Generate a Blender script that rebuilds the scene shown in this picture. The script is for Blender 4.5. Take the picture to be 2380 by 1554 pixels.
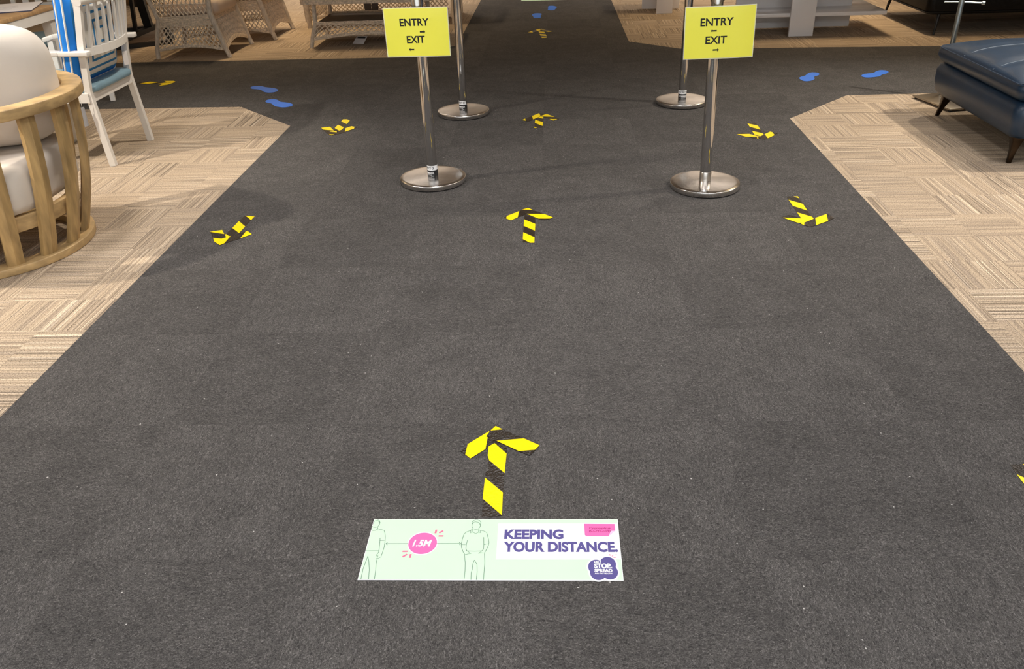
import bpy, bmesh, math, random
from mathutils import Vector, Matrix
random.seed(7)
R = math.radians
# ------------------------------------------------------------------ scene reset
for o in list(bpy.data.objects):
    bpy.data.objects.remove(o)
S = bpy.context.scene
COL = S.collection
# ------------------------------------------------------------------ camera
H = 1.435                       # phone held at chest height
def _basis():
    F, px, py = 1906.0, 1214.0, 777.0
    d = Vector((1285 - px, -320 - py, F)); d.normalize()
    n = Vector((1285 - px, -320 - py, F)).cross(Vector((1, -0.035, 0))); n.normalize()
    r = n.cross(d)
    return F, px, py, r, d, n
F_, PX_, PY_, r_, d_, n_ = _basis()
cam_d = bpy.data.cameras.new('camera'); cam = bpy.data.objects.new('camera', cam_d); COL.objects.link(cam)
right = Vector((r_.x, d_.x, -n_.x)); down = Vector((r_.y, d_.y, -n_.y)); fwd = Vector((r_.z, d_.z, -n_.z))
m3 = Matrix((right, -down, -fwd)).transposed()
cam.matrix_world = Matrix.Translation((0, 0, H)) @ m3.to_4x4()
cam_d.sensor_width = 36.0; cam_d.lens = 36.0 * F_ / 2380.0
cam_d.shift_x = (1190 - PX_) / 2380.0; cam_d.shift_y = 0
cam_d.clip_start = 0.02; cam_d.clip_end = 60
S.camera = cam
# ------------------------------------------------------------------ world, exposure
w = bpy.data.worlds.new('world'); S.world = w; w.use_nodes = True
w.node_tree.nodes['Background'].inputs[0].default_value = (0.9, 0.92, 1.0, 1)
w.node_tree.nodes['Background'].inputs[1].default_value = 0.15
S.view_settings.view_transform = 'Standard'; S.view_settings.look = 'None'
S.view_settings.gamma = 1.0; S.view_settings.use_curve_mapping = False
S.view_settings.exposure = 0.45
# ceiling lamps: x, y, size x, size y, strength, colour
CEIL = 3.3
WASH = (1.0, .88, .76)
WARM, NEUT, COOL = (1.0, 0.74, 0.44), (1.0, 0.965, 0.955), (0.93, 0.97, 1.0)
PANELS = [(-2.4, 0.4, .3, 1.2, 17, NEUT, 'over the entrance end of the striped carpet by the teak armchair'), (0.0, 0.6, .3, 1.2, 11, NEUT, 'above the green floor sticker'),
          (2.4, 0.4, .3, 1.2, 17, NEUT, 'over the entrance end of the carpet by the ottoman'), (-2.4, 3.4, .3, 1.2, 21, NEUT, 'over the teak armchair'),
          (0.0, 2.8, .3, 1.2, 25, NEUT, 'above the tape arrow before the sign posts'), (2.4, 3.4, .3, 1.2, 21, NEUT, 'over the carpet before the navy ottoman'),
          (-3.8, 6.2, .3, 1.2, 3, WARM, 'over the far end of the dining table'), (4.0, 6.2, .3, 1.2, 3, WARM, 'over the cross aisle by the black sofa'),
          (-3.0, 8.9, .3, 1.2, 38, WARM, 'over the wicker armchairs'), (2.8, 8.9, .3, 1.2, 38, WARM, 'over the white display table'),
          (-2.4, 11.7, 1.2, .3, 48, WASH, 'added to brighten the back wall behind the wicker sofa'), (2.4, 11.7, 1.2, .3, 48, WASH, 'added to brighten the back wall behind the white tables'),  # wall washers added so the chrome bases mirror a brighter back wall
          (-2.6, -2.7, 2.0, .6, 30, COOL, 'added as mall daylight over the walkway on the armchair side'), (0.0, -2.7, 2.0, .6, 30, COOL, 'added as mall daylight over the walkway in line with the aisle'), (2.6, -2.7, 2.0, .6, 30, COOL, 'added as mall daylight over the walkway on the ottoman side')]  # added panels stand in for mall daylight and light the sign fronts
SPREAD, LOUVRE = 105, .62          # louvred panels: light thrown mostly downwards
# track spot heads: x, y, aim x, aim y, power
SPOTS = [(-4.5, 3.0, -2.35, 3.4, 110, 'aimed at the teak armchair'), (3.9, 4.6, 2.35, 4.5, 85, 'aimed at the near side of the ottoman'), (-1.2, 5.2, -3.0, 4.2, 50, 'aimed at the white slat-back chair'), (3.4, 6.2, 2.6, 4.9, 45, 'aimed at the far side of the ottoman')]

# ================================================================== helpers
def fl(px, py, z=0.0):
    """floor position (at height z) of a point read off the photograph"""
    v = Vector((px - PX_, py - PY_, F_))
    d = Vector((v.dot(r_), v.dot(d_), -v.dot(n_)))
    t = (z - H) / d.z
    return Vector((d.x * t, d.y * t, z))

def srgb(r, g, b):
    f = lambda c: (c / 255 / 12.92) if c / 255 <= 0.04045 else ((c / 255 + 0.055) / 1.055) ** 2.4
    return (f(r), f(g), f(b))

MATS = {}
def mat(name, col, rough=0.5, metal=0.0, var=0.0, vscale=20.0, bump=0.0, bscale=200.0, coat=0.0, spec=0.5, sheen=0.0, trans=0.0, stretch=None):
    if name in MATS: return MATS[name]
    m = bpy.data.materials.new(name); m.use_nodes = True; MATS[name] = m
    nt = m.node_tree; b = nt.nodes['Principled BSDF']
    b.inputs['Base Color'].default_value = (*col, 1); b.inputs['Roughness'].default_value = rough
    b.inputs['Metallic'].default_value = metal; b.inputs['Coat Weight'].default_value = coat
    b.inputs['Coat Roughness'].default_value = 0.08
    b.inputs['Specular IOR Level'].default_value = spec; b.inputs['Sheen Weight'].default_value = sheen
    b.inputs['Transmission Weight'].default_value = trans
    tc = nt.nodes.new('ShaderNodeTexCoord'); vec = tc.outputs['Object']
    if stretch:
        mp = nt.nodes.new('ShaderNodeMapping'); mp.inputs['Scale'].default_value = stretch
        nt.links.new(vec, mp.inputs['Vector']); vec = mp.outputs['Vector']
    if var:
        n = nt.nodes.new('ShaderNodeTexNoise'); n.inputs['Scale'].default_value = vscale; n.inputs['Detail'].default_value = 4
        nt.links.new(vec, n.inputs['Vector'])
        mx = nt.nodes.new('ShaderNodeMix'); mx.data_type = 'RGBA'
        mx.inputs[6].default_value = (*[c * (1 - var) for c in col], 1)
        mx.inputs[7].default_value = (*[min(1, c * (1 + var)) for c in col], 1)
        cr = nt.nodes.new('ShaderNodeMapRange'); cr.inputs[1].default_value = .3; cr.inputs[2].default_value = .7
        nt.links.new(n.outputs['Fac'], cr.inputs[0]); nt.links.new(cr.outputs[0], mx.inputs[0])
        nt.links.new(mx.outputs[2], b.inputs['Base Color'])
    if bump:
        n2 = nt.nodes.new('ShaderNodeTexNoise'); n2.inputs['Scale'].default_value = bscale; n2.inputs['Detail'].default_value = 3
        nt.links.new(vec, n2.inputs['Vector'])
        bp = nt.nodes.new('ShaderNodeBump'); bp.inputs['Strength'].default_value = bump; bp.inputs['Distance'].default_value = 0.01
        nt.links.new(n2.outputs['Fac'], bp.inputs['Height']); nt.links.new(bp.outputs['Normal'], b.inputs['Normal'])
    return m

def emit(name, col, strength):
    m = bpy.data.materials.new(name); m.use_nodes = True; nt = m.node_tree
    nt.nodes.remove(nt.nodes['Principled BSDF'])
    e = nt.nodes.new('ShaderNodeEmission'); e.inputs[0].default_value = (*col, 1); e.inputs[1].default_value = strength
    nt.links.new(e.outputs[0], nt.nodes['Material Output'].inputs[0]); return m

def frame_of(a, b):
    d = (b - a).normalized()
    u = d.cross(Vector((0, 0, 1)) if abs(d.z) < .95 else Vector((1, 0, 0))).normalized()
    return u, d.cross(u).normalized()

class MB:
    """collects geometry; build() links it as one mesh object"""
    def __init__(s): s.v = []; s.f = []; s.mi = []; s.cur = 0; s.smooth = []; s.sm = False; s.uv = {}
    def add(s, vs, fs):
        k = len(s.v); s.v += [tuple(p) for p in vs]
        for f in fs: s.f.append(tuple(i + k for i in f)); s.mi.append(s.cur); s.smooth.append(s.sm)
        return s
    def box(s, x0, x1, y0, y1, z0, z1):
        vs = [(x, y, z) for z in (z0, z1) for y in (y0, y1) for x in (x0, x1)]
        return s.add(vs, [(0, 2, 3, 1), (4, 5, 7, 6), (0, 1, 5, 4), (2, 6, 7, 3), (0, 4, 6, 2), (1, 3, 7, 5)])
    def bar(s, a, b, w, h, up=None):
        """rectangular bar from a to b, w across, h along 'up'"""
        a, b = Vector(a), Vector(b); d = (b - a).normalized()
        upv = Vector(up) if up else (Vector((0, 0, 1)) if abs(d.z) < .9 else Vector((0, 1, 0)))
        sx = d.cross(upv).normalized(); sy = sx.cross(d).normalized()
        vs = [p + sx * i * w / 2 + sy * j * h / 2 for p in (a, b) for i, j in ((-1, -1), (1, -1), (1, 1), (-1, 1))]
        return s.add(vs, [(3, 2, 1, 0), (4, 5, 6, 7), (0, 1, 5, 4), (1, 2, 6, 5), (2, 3, 7, 6), (3, 0, 4, 7)])
    def tube(s, pts, rad, n=8, closed=False, flat=1.0):
        pts = [Vector(p) for p in pts]; rads = rad if isinstance(rad, (list, tuple)) else [rad] * len(pts)
        vs = []; N = len(pts); u = None
        for i, p in enumerate(pts):
            if closed: t = (pts[(i + 1) % N] - pts[i - 1]).normalized()
            else: t = (pts[min(i + 1, N - 1)] - pts[max(i - 1, 0)]).normalized()
            if u is None:
                u = t.cross(Vector((0, 0, 1)) if abs(t.z) < .95 else Vector((1, 0, 0))).normalized()
            else:
                u = (u - t * u.dot(t)); u.normalize()
            v = t.cross(u)
            for k in range(n):
                a = 2 * math.pi * k / n
                vs.append(p + (u * math.cos(a) + v * math.sin(a) * flat) * rads[i])
        fs = []
        M = N if closed else N - 1
        for i in range(M):
            j = (i + 1) % N
            for k in range(n):
                k2 = (k + 1) % n; fs.append((i * n + k, i * n + k2, j * n + k2, j * n + k))
        if not closed:
            fs.append(tuple(range(n))[::-1]); fs.append(tuple((N - 1) * n + k for k in range(n)))
        old = s.sm; s.sm = True; s.add(vs, fs); s.sm = old
        return s
    def lathe(s, prof, c=(0, 0, 0), n=48, smooth=True, a0=0, a1=2 * math.pi):
        vs = []; full = abs(a1 - a0 - 2 * math.pi) < 1e-6; cnt = n if full else n + 1
        for (r, z) in prof:
            for k in range(cnt):
                a = a0 + (a1 - a0) * k / n; vs.append((c[0] + r * math.cos(a), c[1] + r * math.sin(a), c[2] + z))
        fs = []
        for i in range(len(prof) - 1):
            for k in range(n):
                k2 = (k + 1) % cnt; fs.append((i * cnt + k, i * cnt + k2, (i + 1) * cnt + k2, (i + 1) * cnt + k))
        old = s.sm; s.sm = smooth; s.add(vs, fs); s.sm = old
        return s
    def plate(s, poly, z0, z1):
        """extruded flat polygon (concave allowed)"""
        ar = sum(poly[i][0] * poly[(i + 1) % len(poly)][1] - poly[(i + 1) % len(poly)][0] * poly[i][1] for i in range(len(poly)))
        if ar < 0: poly = poly[::-1]
        n = len(poly)
        vs = [(p[0], p[1], z0) for p in poly] + [(p[0], p[1], z1) for p in poly]
        fs = [tuple(range(n, 2 * n))] + [(i, (i + 1) % n, n + (i + 1) % n, n + i) for i in range(n)]
        return s.add(vs, fs)
    def loft(s, loops, cap0=True, cap1=True):
        n = len(loops[0]); vs = [p for l in loops for p in l]; fs = []
        for i in range(len(loops) - 1):
            for k in range(n):
                k2 = (k + 1) % n; fs.append((i * n + k, i * n + k2, (i + 1) * n + k2, (i + 1) * n + k))
        if cap0: fs.append(tuple(range(n))[::-1])
        if cap1: fs.append(tuple((len(loops) - 1) * n + k for k in range(n)))
        old = s.sm; s.sm = True; s.add(vs, fs); s.sm = old
        return s
    def build(s, name, m, parent=None, loc=None, bevel=0.0, label=None, kind=None, segs=2):
        me = bpy.data.meshes.new(name); me.from_pydata(s.v, [], s.f)
        for mm in (m if isinstance(m, (list, tuple)) else [m]): me.materials.append(mm)
        me.polygons.foreach_set('material_index', s.mi); me.polygons.foreach_set('use_smooth', s.smooth)
        if bevel:
            bm = bmesh.new(); bm.from_mesh(me)
            bmesh.ops.remove_doubles(bm, verts=bm.verts, dist=1e-6)
            es = [e for e in bm.edges if len(e.link_faces) == 2 and e.calc_face_angle(0) > .6]
            bmesh.ops.bevel(bm, geom=es, offset=bevel, segments=segs, profile=.5, affect='EDGES', clamp_overlap=True)
            for f in bm.faces: f.smooth = True
            bm.to_mesh(me); bm.free()
            me.set_sharp_from_angle(angle=R(50))
        elif any(s.smooth):
            me.set_sharp_from_angle(angle=R(55))
        me.update()
        o = bpy.data.objects.new(name, me); COL.objects.link(o)
        if parent: o.parent = parent
        if loc: o.location = loc
        if label: o['label'] = label
        if kind: o['kind'] = kind
        return o

def tag(o, label, cat, group=None):
    o['label'] = label; o['category'] = cat
    if group: o['group'] = group
    return o
def thing(name, label, cat, loc=(0, 0, 0), rz=0.0, group=None):
    o = bpy.data.objects.new(name, None); COL.objects.link(o); o.empty_display_size = .1
    o.location = loc; o.rotation_euler = (0, 0, rz)
    return tag(o, label, cat, group)
def copy_tree(o, parent=None):
    c = o.copy(); COL.objects.link(c); c.parent = parent
    for ch in list(o.children): copy_tree(ch, c)
    return c
def struct(o): o['kind'] = 'structure'; return o

def superq(a, b, c, e1=.5, e2=.5, nu=40, nv=24, wr=0.0, seed=0):
    """rounded cushion shape, half sizes a b c"""
    rnd = random.Random(seed); ph = [rnd.uniform(0, 6.28) for _ in range(6)]
    f = lambda t, e: math.copysign(abs(t) ** e, t)
    vs = []; fs = []
    for j in range(nv + 1):
        v = -math.pi / 2 + math.pi * j / nv
        for i in range(nu):
            u = 2 * math.pi * i / nu
            k = 1 + wr * (math.sin(3 * u + ph[0] + 2 * v) * .5 + math.sin(7 * u + ph[1] - 3 * v) * .3 + math.sin(5 * v + ph[2] + 2 * u) * .4)
            vs.append((a * f(math.cos(v), e1) * f(math.cos(u), e2) * k, b * f(math.cos(v), e1) * f(math.sin(u), e2) * k, c * f(math.sin(v), e1) * k))
    for j in range(nv):
        for i in range(nu):
            i2 = (i + 1) % nu; fs.append((j * nu + i, j * nu + i2, (j + 1) * nu + i2, (j + 1) * nu + i))
    return vs, fs

def rrect(cx, cy, hx, hy, rad, z, n=6):
    rad = min(rad, hx * .999, hy * .999); out = []
    for sx, sy, a0 in ((1, 1, 0), (-1, 1, 90), (-1, -1, 180), (1, -1, 270)):
        for k in range(n + 1):
            a = R(a0 + 90 * k / n)
            out.append((cx + sx * (hx - rad) + rad * math.cos(a), cy + sy * (hy - rad) + rad * math.sin(a), z))
    return out

def spline(pts, k=5):
    n = len(pts); out = []
    for i in range(n):
        p0, p1, p2, p3 = (Vector(pts[(i + j) % n]) for j in (-1, 0, 1, 2))
        for s_ in range(k):
            t = s_ / k
            out.append(.5 * ((2 * p1) + (p2 - p0) * t + (2 * p0 - 5 * p1 + 4 * p2 - p3) * t * t + (-p0 + 3 * p1 - 3 * p2 + p3) * t ** 3))
    return out

def text_geo(txt, bold=0.0, shear=0.0, spacing=1.0):
    cu = bpy.data.curves.new('t', 'FONT'); cu.body = txt; cu.size = 1; cu.offset = bold; cu.shear = shear
    cu.space_character = spacing; cu.resolution_u = 4
    o = bpy.data.objects.new('t', cu); COL.objects.link(o)
    dg = bpy.context.evaluated_depsgraph_get(); dg.update()
    me = bpy.data.meshes.new_from_object(o.evaluated_get(dg))
    vs = [v.co.copy() for v in me.vertices]; fs = [tuple(p.vertices) for p in me.polygons]
    bpy.data.objects.remove(o); bpy.data.curves.remove(cu); bpy.data.meshes.remove(me)
    x0 = min(v.x for v in vs); x1 = max(v.x for v in vs); y0 = min(v.y for v in vs); y1 = max(v.y for v in vs)
    return [((v.x - x0) / (x1 - x0), (v.y - y0) / (y1 - y0)) for v in vs], fs
def text_on(mb, txt, fn, bold=0.0, shear=0.0, spacing=1.0):
    """fn maps (u,v) in the text's own box to a 3D point"""
    uv, fs = text_geo(txt, bold, shear, spacing)
    mb.add([fn(u, v) for u, v in uv], fs)

# ================================================================== materials
def carpet_mat(name, striped):
    m = bpy.data.materials.new(name); m.use_nodes = True; nt = m.node_tree; L = nt.links.new; N = nt.nodes.new
    b = nt.nodes['Principled BSDF']; b.inputs['Roughness'].default_value = .95; b.inputs['Specular IOR Level'].default_value = .15
    uv = N('ShaderNodeUVMap'); uv.uv_map = 'UVMap'
    at = N('ShaderNodeAttribute'); at.attribute_name = 'rnd'
    def noise(scale, sx, sy, detail=2, dist=0.0):
        mp = N('ShaderNodeMapping'); mp.inputs['Scale'].default_value = (sx, sy, 1); L(uv.outputs['UV'], mp.inputs['Vector'])
        n = N('ShaderNodeTexNoise'); n.inputs['Scale'].default_value = scale; n.inputs['Detail'].default_value = detail
        n.inputs['Roughness'].default_value = .6; n.inputs['Distortion'].default_value = dist
        L(mp.outputs[0], n.inputs['Vector']); return n.outputs['Fac']
    def ramp(fac, stops):
        r = N('ShaderNodeValToRGB'); e = r.color_ramp.elements
        while len(e) < len(stops): e.new(.5)
        for el, (p, c) in zip(e, stops): el.position = p; el.color = (*c, 1)
        L(fac, r.inputs[0]); return r.outputs[0]
    def mixc(mode, fac, a, b_):
        x = N('ShaderNodeMix'); x.data_type = 'RGBA'; x.blend_type = mode
        if isinstance(fac, float): x.inputs[0].default_value = fac
        else: L(fac, x.inputs[0])
        for s_, v in ((6, a), (7, b_)):
            if isinstance(v, tuple): x.inputs[s_].default_value = (*v, 1)
            else: L(v, x.inputs[s_])
        return x.outputs[2]
    if striped:
        lines = noise(1.0, .8, 190.0, 1)            # thin lines running along the tile
        lines2 = noise(1.0, 1.5, 62.0, 0)
        base = ramp(lines, [(.30, (.14, .112, .086)), (.40, (.27, .212, .155)), (.46, (.42, .33, .24)), (.58, (.46, .365, .268)), (.68, (.70, .59, .46))])
        plain = (.44, .345, .25)
        inv = N('ShaderNodeMapRange'); inv.inputs[1].default_value = 0; inv.inputs[2].default_value = 1
        inv.inputs[3].default_value = .25; inv.inputs[4].default_value = 1.0
        L(at.outputs['Fac'], inv.inputs[0])
        c = mixc('MIX', inv.outputs[0], plain, base)
        wide = ramp(lines2, [(.3, (.80, .80, .82)), (.6, (1.08, 1.07, 1.05))])
        c = mixc('MULTIPLY', 1.0, c, wide)
        spk = ramp(noise(200, 1, 1, 1), [(.30, (.36, .36, .36)), (.5, (1.0, 1.0, 1.0)), (.7, (1.22, 1.22, 1.22))])
        c = mixc('MULTIPLY', .8, c, spk)
        hgt = noise(260, 1, 1, 1); bs = .35
    else:
        fib = noise(1.0, 150, 235, 4, 1.6)
        c = ramp(fib, [(.24, (.012, .0114, .0112)), (.43, (.054, .0505, .0485)), (.57, (.096, .090, .086)), (.76, (.235, .222, .212))])
        clump = ramp(noise(1.0, 38, 52, 2, .8), [(.3, (.86, .86, .87)), (.68, (1.10, 1.095, 1.09))])
        c = mixc('MULTIPLY', 1.0, c, clump)
        tone = N('ShaderNodeMapRange'); tone.inputs[3].default_value = .92; tone.inputs[4].default_value = 1.08
        L(at.outputs['Fac'], tone.inputs[0])
        comb = N('ShaderNodeCombineColor')
        for i in range(3): L(tone.outputs[0], comb.inputs[i])
        c = mixc('MULTIPLY', 1.0, c, comb.outputs[0])
        big = ramp(noise(1.0, 7, 7, 3), [(.3, (.86, .86, .86)), (.7, (1.10, 1.10, 1.10))])
        c = mixc('MULTIPLY', 1.0, c, big)
        lint = ramp(noise(1.0, 95, 120, 0), [(.865, (0, 0, 0)), (.90, (.40, .39, .37))])
        c = mixc('ADD', 1.0, c, lint)
        hgt = fib; bs = .4
    L(c, b.inputs['Base Color'])
    bp = N('ShaderNodeBump'); bp.inputs['Strength'].default_value = bs; bp.inputs['Distance'].default_value = .004
    L(hgt, bp.inputs['Height']); L(bp.outputs[0], b.inputs['Normal'])
    return m
DARKC = carpet_mat('dark_carpet', False)
BEIGEC = carpet_mat('striped_carpet', True)
YEL = mat('tape_yellow', srgb(252, 222, 8), .35, var=.03, vscale=60, bump=.12, bscale=90, spec=.4)
BLK = mat('tape_black', (.016, .010, .006), .32, var=.3, vscale=80, bump=.45, bscale=140, spec=.7)
BLUE = mat('footprint_blue', srgb(48, 118, 225), .5, var=.03, vscale=60)
SIGNY = mat('sign_paper', (.97, .94, .085), .42, var=.015, vscale=9, bump=.05, bscale=10, coat=.6)
LAMI = mat('laminate_edge', (.80, .80, .55), .12, coat=.5)
INK = mat('sign_ink', (.006, .007, .008), .4)
CHROME = mat('polished_steel', (.66, .645, .635), .06, 1.0, var=.05, vscale=8)
CHROMEB = mat('polished_steel_base', (.74, .71, .68), .20, 1.0, var=.22, vscale=9, bump=.03, bscale=40)
SLEEVE = mat('brushed_sleeve', (.62, .58, .54), .3, 1.0)
RUBBER = mat('black_rubber', (.012, .012, .013), .6)
WHITEP = mat('label_white', (.78, .78, .80), .4)
BLACKP = mat('label_black', (.012, .012, .014), .35)
TEAK = mat('teak_wood', (.42, .275, .115), .45, var=.36, vscale=5, stretch=(6, 6, .9), bump=.05, bscale=60)
TEAKR = mat('teak_wood_rail', (.50, .335, .155), .42, var=.28, vscale=7, stretch=(2, 2, 5))
CUSH = mat('cushion_offwhite', srgb(214, 204, 192), .9, var=.03, vscale=8, bump=.10, bscale=14, sheen=.2)
WHITE = mat('white_paint', srgb(232, 228, 222), .42, var=.02, vscale=12)
PAD = mat('seat_pad_blue', srgb(120, 150, 166), .42, var=.08, vscale=14, bump=.06, bscale=30)
PILB = mat('pillow_blue', srgb(20, 128, 226), .75, var=.06, vscale=14, bump=.14, bscale=16)
PIPE = mat('piping_white', srgb(232, 232, 228), .8)
TABW = mat('table_wood', (.50, .31, .15), .45, var=.2, vscale=6, stretch=(1, 8, 1))
PAPER = mat('paper_white', srgb(240, 236, 236), .5)
PAPERD = mat('paper_dark_edge', srgb(70, 78, 110), .5)
BLKM = mat('black_steel', (.010, .009, .008), .45)
WICK = mat('wicker', srgb(228, 211, 190), .7, var=.28, vscale=60, bump=.3, bscale=220)
WICKP = mat('wicker_post', srgb(216, 202, 184), .65, var=.22, vscale=90, bump=.4, bscale=300, stretch=(1, 1, .3))
WCUSH = mat('wicker_cushion', srgb(216, 196, 178), .9, var=.04, vscale=8, bump=.12, bscale=12)
DKCARD = mat('dark_swatch', srgb(70, 68, 76), .7, var=.15, vscale=40)
WSHELF = mat('white_gloss', srgb(246, 243, 243), .16, coat=.3)
LEATH = mat('navy_leather', (.009, .029, .062), .36, var=.12, vscale=10, bump=.10, bscale=180, spec=.6)
LEATHB = mat('black_leather', (.006, .005, .0045), .5, bump=.1, bscale=120, spec=.25)
STITCH = mat('stitch_line', (.20, .24, .29), .5)
BRONZE = mat('dark_bronze', (.045, .032, .022), .2, 1.0)
STEEL = mat('satin_steel', (.50, .55, .56), .3, 1.0)
PLATE = mat('steel_plate', (.42, .37, .31), .35, 1.0)
PLAST = mat('wall_paint', (.42, .36, .29), .8, var=.03, vscale=2)
CEILM = mat('ceiling_paint', (.28, .265, .25), .9)
PLINTH = mat('plinth_timber', (.40, .24, .09), .6, var=.2, vscale=4, stretch=(6, 1, 1))

# ================================================================== floor
def clip(poly, a, b, c):
    """keep the side where a x + b y <= c"""
    out = []
    for i in range(len(poly)):
        p, q = poly[i], poly[(i + 1) % len(poly)]
        dp = a * p[0] + b * p[1] - c; dq = a * q[0] + b * q[1] - c
        if dp <= 0: out.append(p)
        if dp * dq < 0:
            t = dp / (dp - dq); out.append((p[0] + (q[0] - p[0]) * t, p[1] + (q[1] - p[1]) * t))
    return out
def area(p): return abs(sum(p[i][0] * p[(i + 1) % len(p)][1] - p[(i + 1) % len(p)][0] * p[i][1] for i in range(len(p)))) / 2
def halfplane(p, q, inside):
    a, b = q[1] - p[1], -(q[0] - p[0]); c = a * p[0] + b * p[1]
    if a * inside[0] + b * inside[1] > c: a, b, c = -a, -b, -c
    n = math.hypot(a, b); return (a / n, b / n, c / n)
XL, XR, YN = -1.7265, 1.467, -1.4
REG = []
def region(pts, inside): REG.append([halfplane(pts[i], pts[i + 1], inside) for i in range(len(pts) - 1)])
region([(XL, 0), (XL, 5.256), (-2.228, 5.777), (-5, 5.845)], (-4, 3))
region([(XR, 0), (XR, 5.178), (1.984, 5.722), (5, 5.715)], (4, 3))
region([(-.899, 10), (-.899, 7.86), (-1.36, 7.37), (-5, 7.475)], (-3, 9))
region([(.675, 10), (.675, 7.838), (1.095, 7.444), (3.3, 7.282), (5, 7.27)], (3, 9))
# entrance side of the shop: the dark aisle only
FX0, FX1, FY0, FY1 = -6.5, 6.5, YN, 12.6
base = MB().box(FX0, FX1, -4.0, FY1, -.10, -.008)
floor = struct(base.build('floor', mat('screed', (.05, .045, .04), .9)))
mall = MB().box(FX0, FX1, -4.0, YN - .006, -.008, -.0005)  # mall floor beyond the entrance, unseen behind the camera
struct(mall.build('floor_mall_1', mat('mall_floor', (.62, .62, .60), .35, var=.05, vscale=3)))

def in_view(cx, cy):
    v = Vector((cx, cy, -H)); c = r_ * v.x + d_ * v.y - n_ * v.z
    if c.z < .1: return False
    x = PX_ + F_ * c.x / c.z; y = PY_ + F_ * c.y / c.z
    return -160 < x < 2540 and -90 < y < 1720

def tile_geo(pieces, org, size, rot, rnd, z):
    """tile mesh data in tile-local coordinates + uv"""
    vs, fs, uvs = [], [], []
    ca, sa = math.cos(rot), math.sin(rot); ou, ov = rnd.uniform(0, 50), rnd.uniform(0, 50)
    for p in pieces:
        ar = sum(p[i][0] * p[(i + 1) % len(p)][1] - p[(i + 1) % len(p)][0] * p[i][1] for i in range(len(p)))
        if ar < 0: p = p[::-1]
        n = len(p); k = len(vs)
        loc = [(q[0] - org[0], q[1] - org[1]) for q in p]
        vs += [(x, y, z) for x, y in loc] + [(x, y, -.008) for x, y in loc]
        fs.append(tuple(range(k, k + n)))
        for i in range(n): fs.append((k + i, k + n + i, k + n + (i + 1) % n, k + (i + 1) % n))
        u = [(ca * x + sa * y + ou, -sa * x + ca * y + ov) for x, y in loc]
        uvs += u + u
    return vs, fs, uvs
def tile_mesh(name, items, m):
    """items: list of (vs,fs,uvs,rnd,offset)"""
    me = bpy.data.meshes.new(name); V, Fc, U, Rn = [], [], [], []
    for vs, fs, uvs, rn, off in items:
        k = len(V); V += [(v[0] + off[0], v[1] + off[1], v[2]) for v in vs]; U += uvs
        for f in fs: Fc.append(tuple(i + k for i in f)); Rn.append(rn)
    me.from_pydata(V, [], Fc); me.materials.append(m)
    ul = me.uv_layers.new(name='UVMap')
    flat = [0.0] * (2 * len(me.loops))
    for i, l in enumerate(me.loops): flat[2 * i], flat[2 * i + 1] = U[l.vertex_index]
    ul.data.foreach_set('uv', flat)
    at = me.attributes.new('rnd', 'FLOAT', 'FACE'); at.data.foreach_set('value', Rn)
    me.update(); return me

def lay(kind, size, x0, y0, m, gap, partname):
    rnd = random.Random(11 if kind == 'dark' else 12)
    tiles = []
    i0, i1 = math.floor((FX0 - x0) / size), math.ceil((FX1 - x0) / size)
    j0, j1 = math.floor((FY0 - y0) / size), math.ceil((FY1 - y0) / size)
    for j in range(j0, j1):
        for i in range(i0, i1):
            ax, ay = x0 + i * size, y0 + j * size
            sq = [(ax + gap, ay + gap), (ax + size - gap, ay + gap), (ax + size - gap, ay + size - gap), (ax + gap, ay + size - gap)]
            for a, b, c in ((-1, 0, -FX0), (1, 0, FX1), (0, -1, -FY0), (0, 1, FY1)): sq = clip(sq, a, b, c) if sq else sq
            if len(sq) < 3: continue
            if kind == 'dark':
                pieces = [sq]
                for reg in REG:
                    nxt = []
                    for p in pieces:
                        cur = p
                        for (a, b, c) in reg:
                            outp = clip(cur, -a, -b, -c - .0008)
                            if len(outp) > 2 and area(outp) > 1e-5: nxt.append(outp)
                            cur = clip(cur, a, b, c + .0008)
                            if len(cur) < 3: break
                    pieces = nxt
                groups = [pieces] if pieces else []
            else:
                groups = []
                for reg in REG:
                    p = sq
                    for (a, b, c) in reg:
                        p = clip(p, a, b, c)
                        if len(p) < 3: break
                    if len(p) > 2 and area(p) > 2e-5: groups.append([p])
            for g in groups:
                q = (i + j) % 2
                if kind != 'dark' and rnd.random() < .22: q = 1 - q
                rot = q * math.pi / 2
                cx, cy = ax + size / 2, ay + size / 2
                z = -.0002 - rnd.random() * .0003
                geo = tile_geo(g, (cx, cy), size, rot, rnd, z)
                rv = rnd.random() if kind != 'dark' else (.30 + .55 * q if rnd.random() < .8 else rnd.random())
                tiles.append((in_view(cx, cy), cy * cy + cx * cx, geo, rv, (cx, cy)))
    vis = sorted([t for t in tiles if t[0]], key=lambda t: t[1])
    single, rest = vis[:298], vis[298:] + [t for t in tiles if not t[0]]
    for t in single:
        o = bpy.data.objects.new(partname, tile_mesh(partname, [(*t[2], t[3], (0, 0))], m)); COL.objects.link(o)
        o.parent = floor; o.location = (t[4][0], t[4][1], 0)
    o = bpy.data.objects.new(partname + '_field', tile_mesh(partname + '_field', [(*t[2], t[3], t[4]) for t in rest], m))
    COL.objects.link(o); o.parent = floor; o['kind'] = 'stuff'
lay('dark', .5498, XL, 1.424, DARKC, .0001, 'dark_carpet_tile')
lay('beige', .2457, -1.905, 2.562, BEIGEC, .0002, 'striped_carpet_tile')

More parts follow.
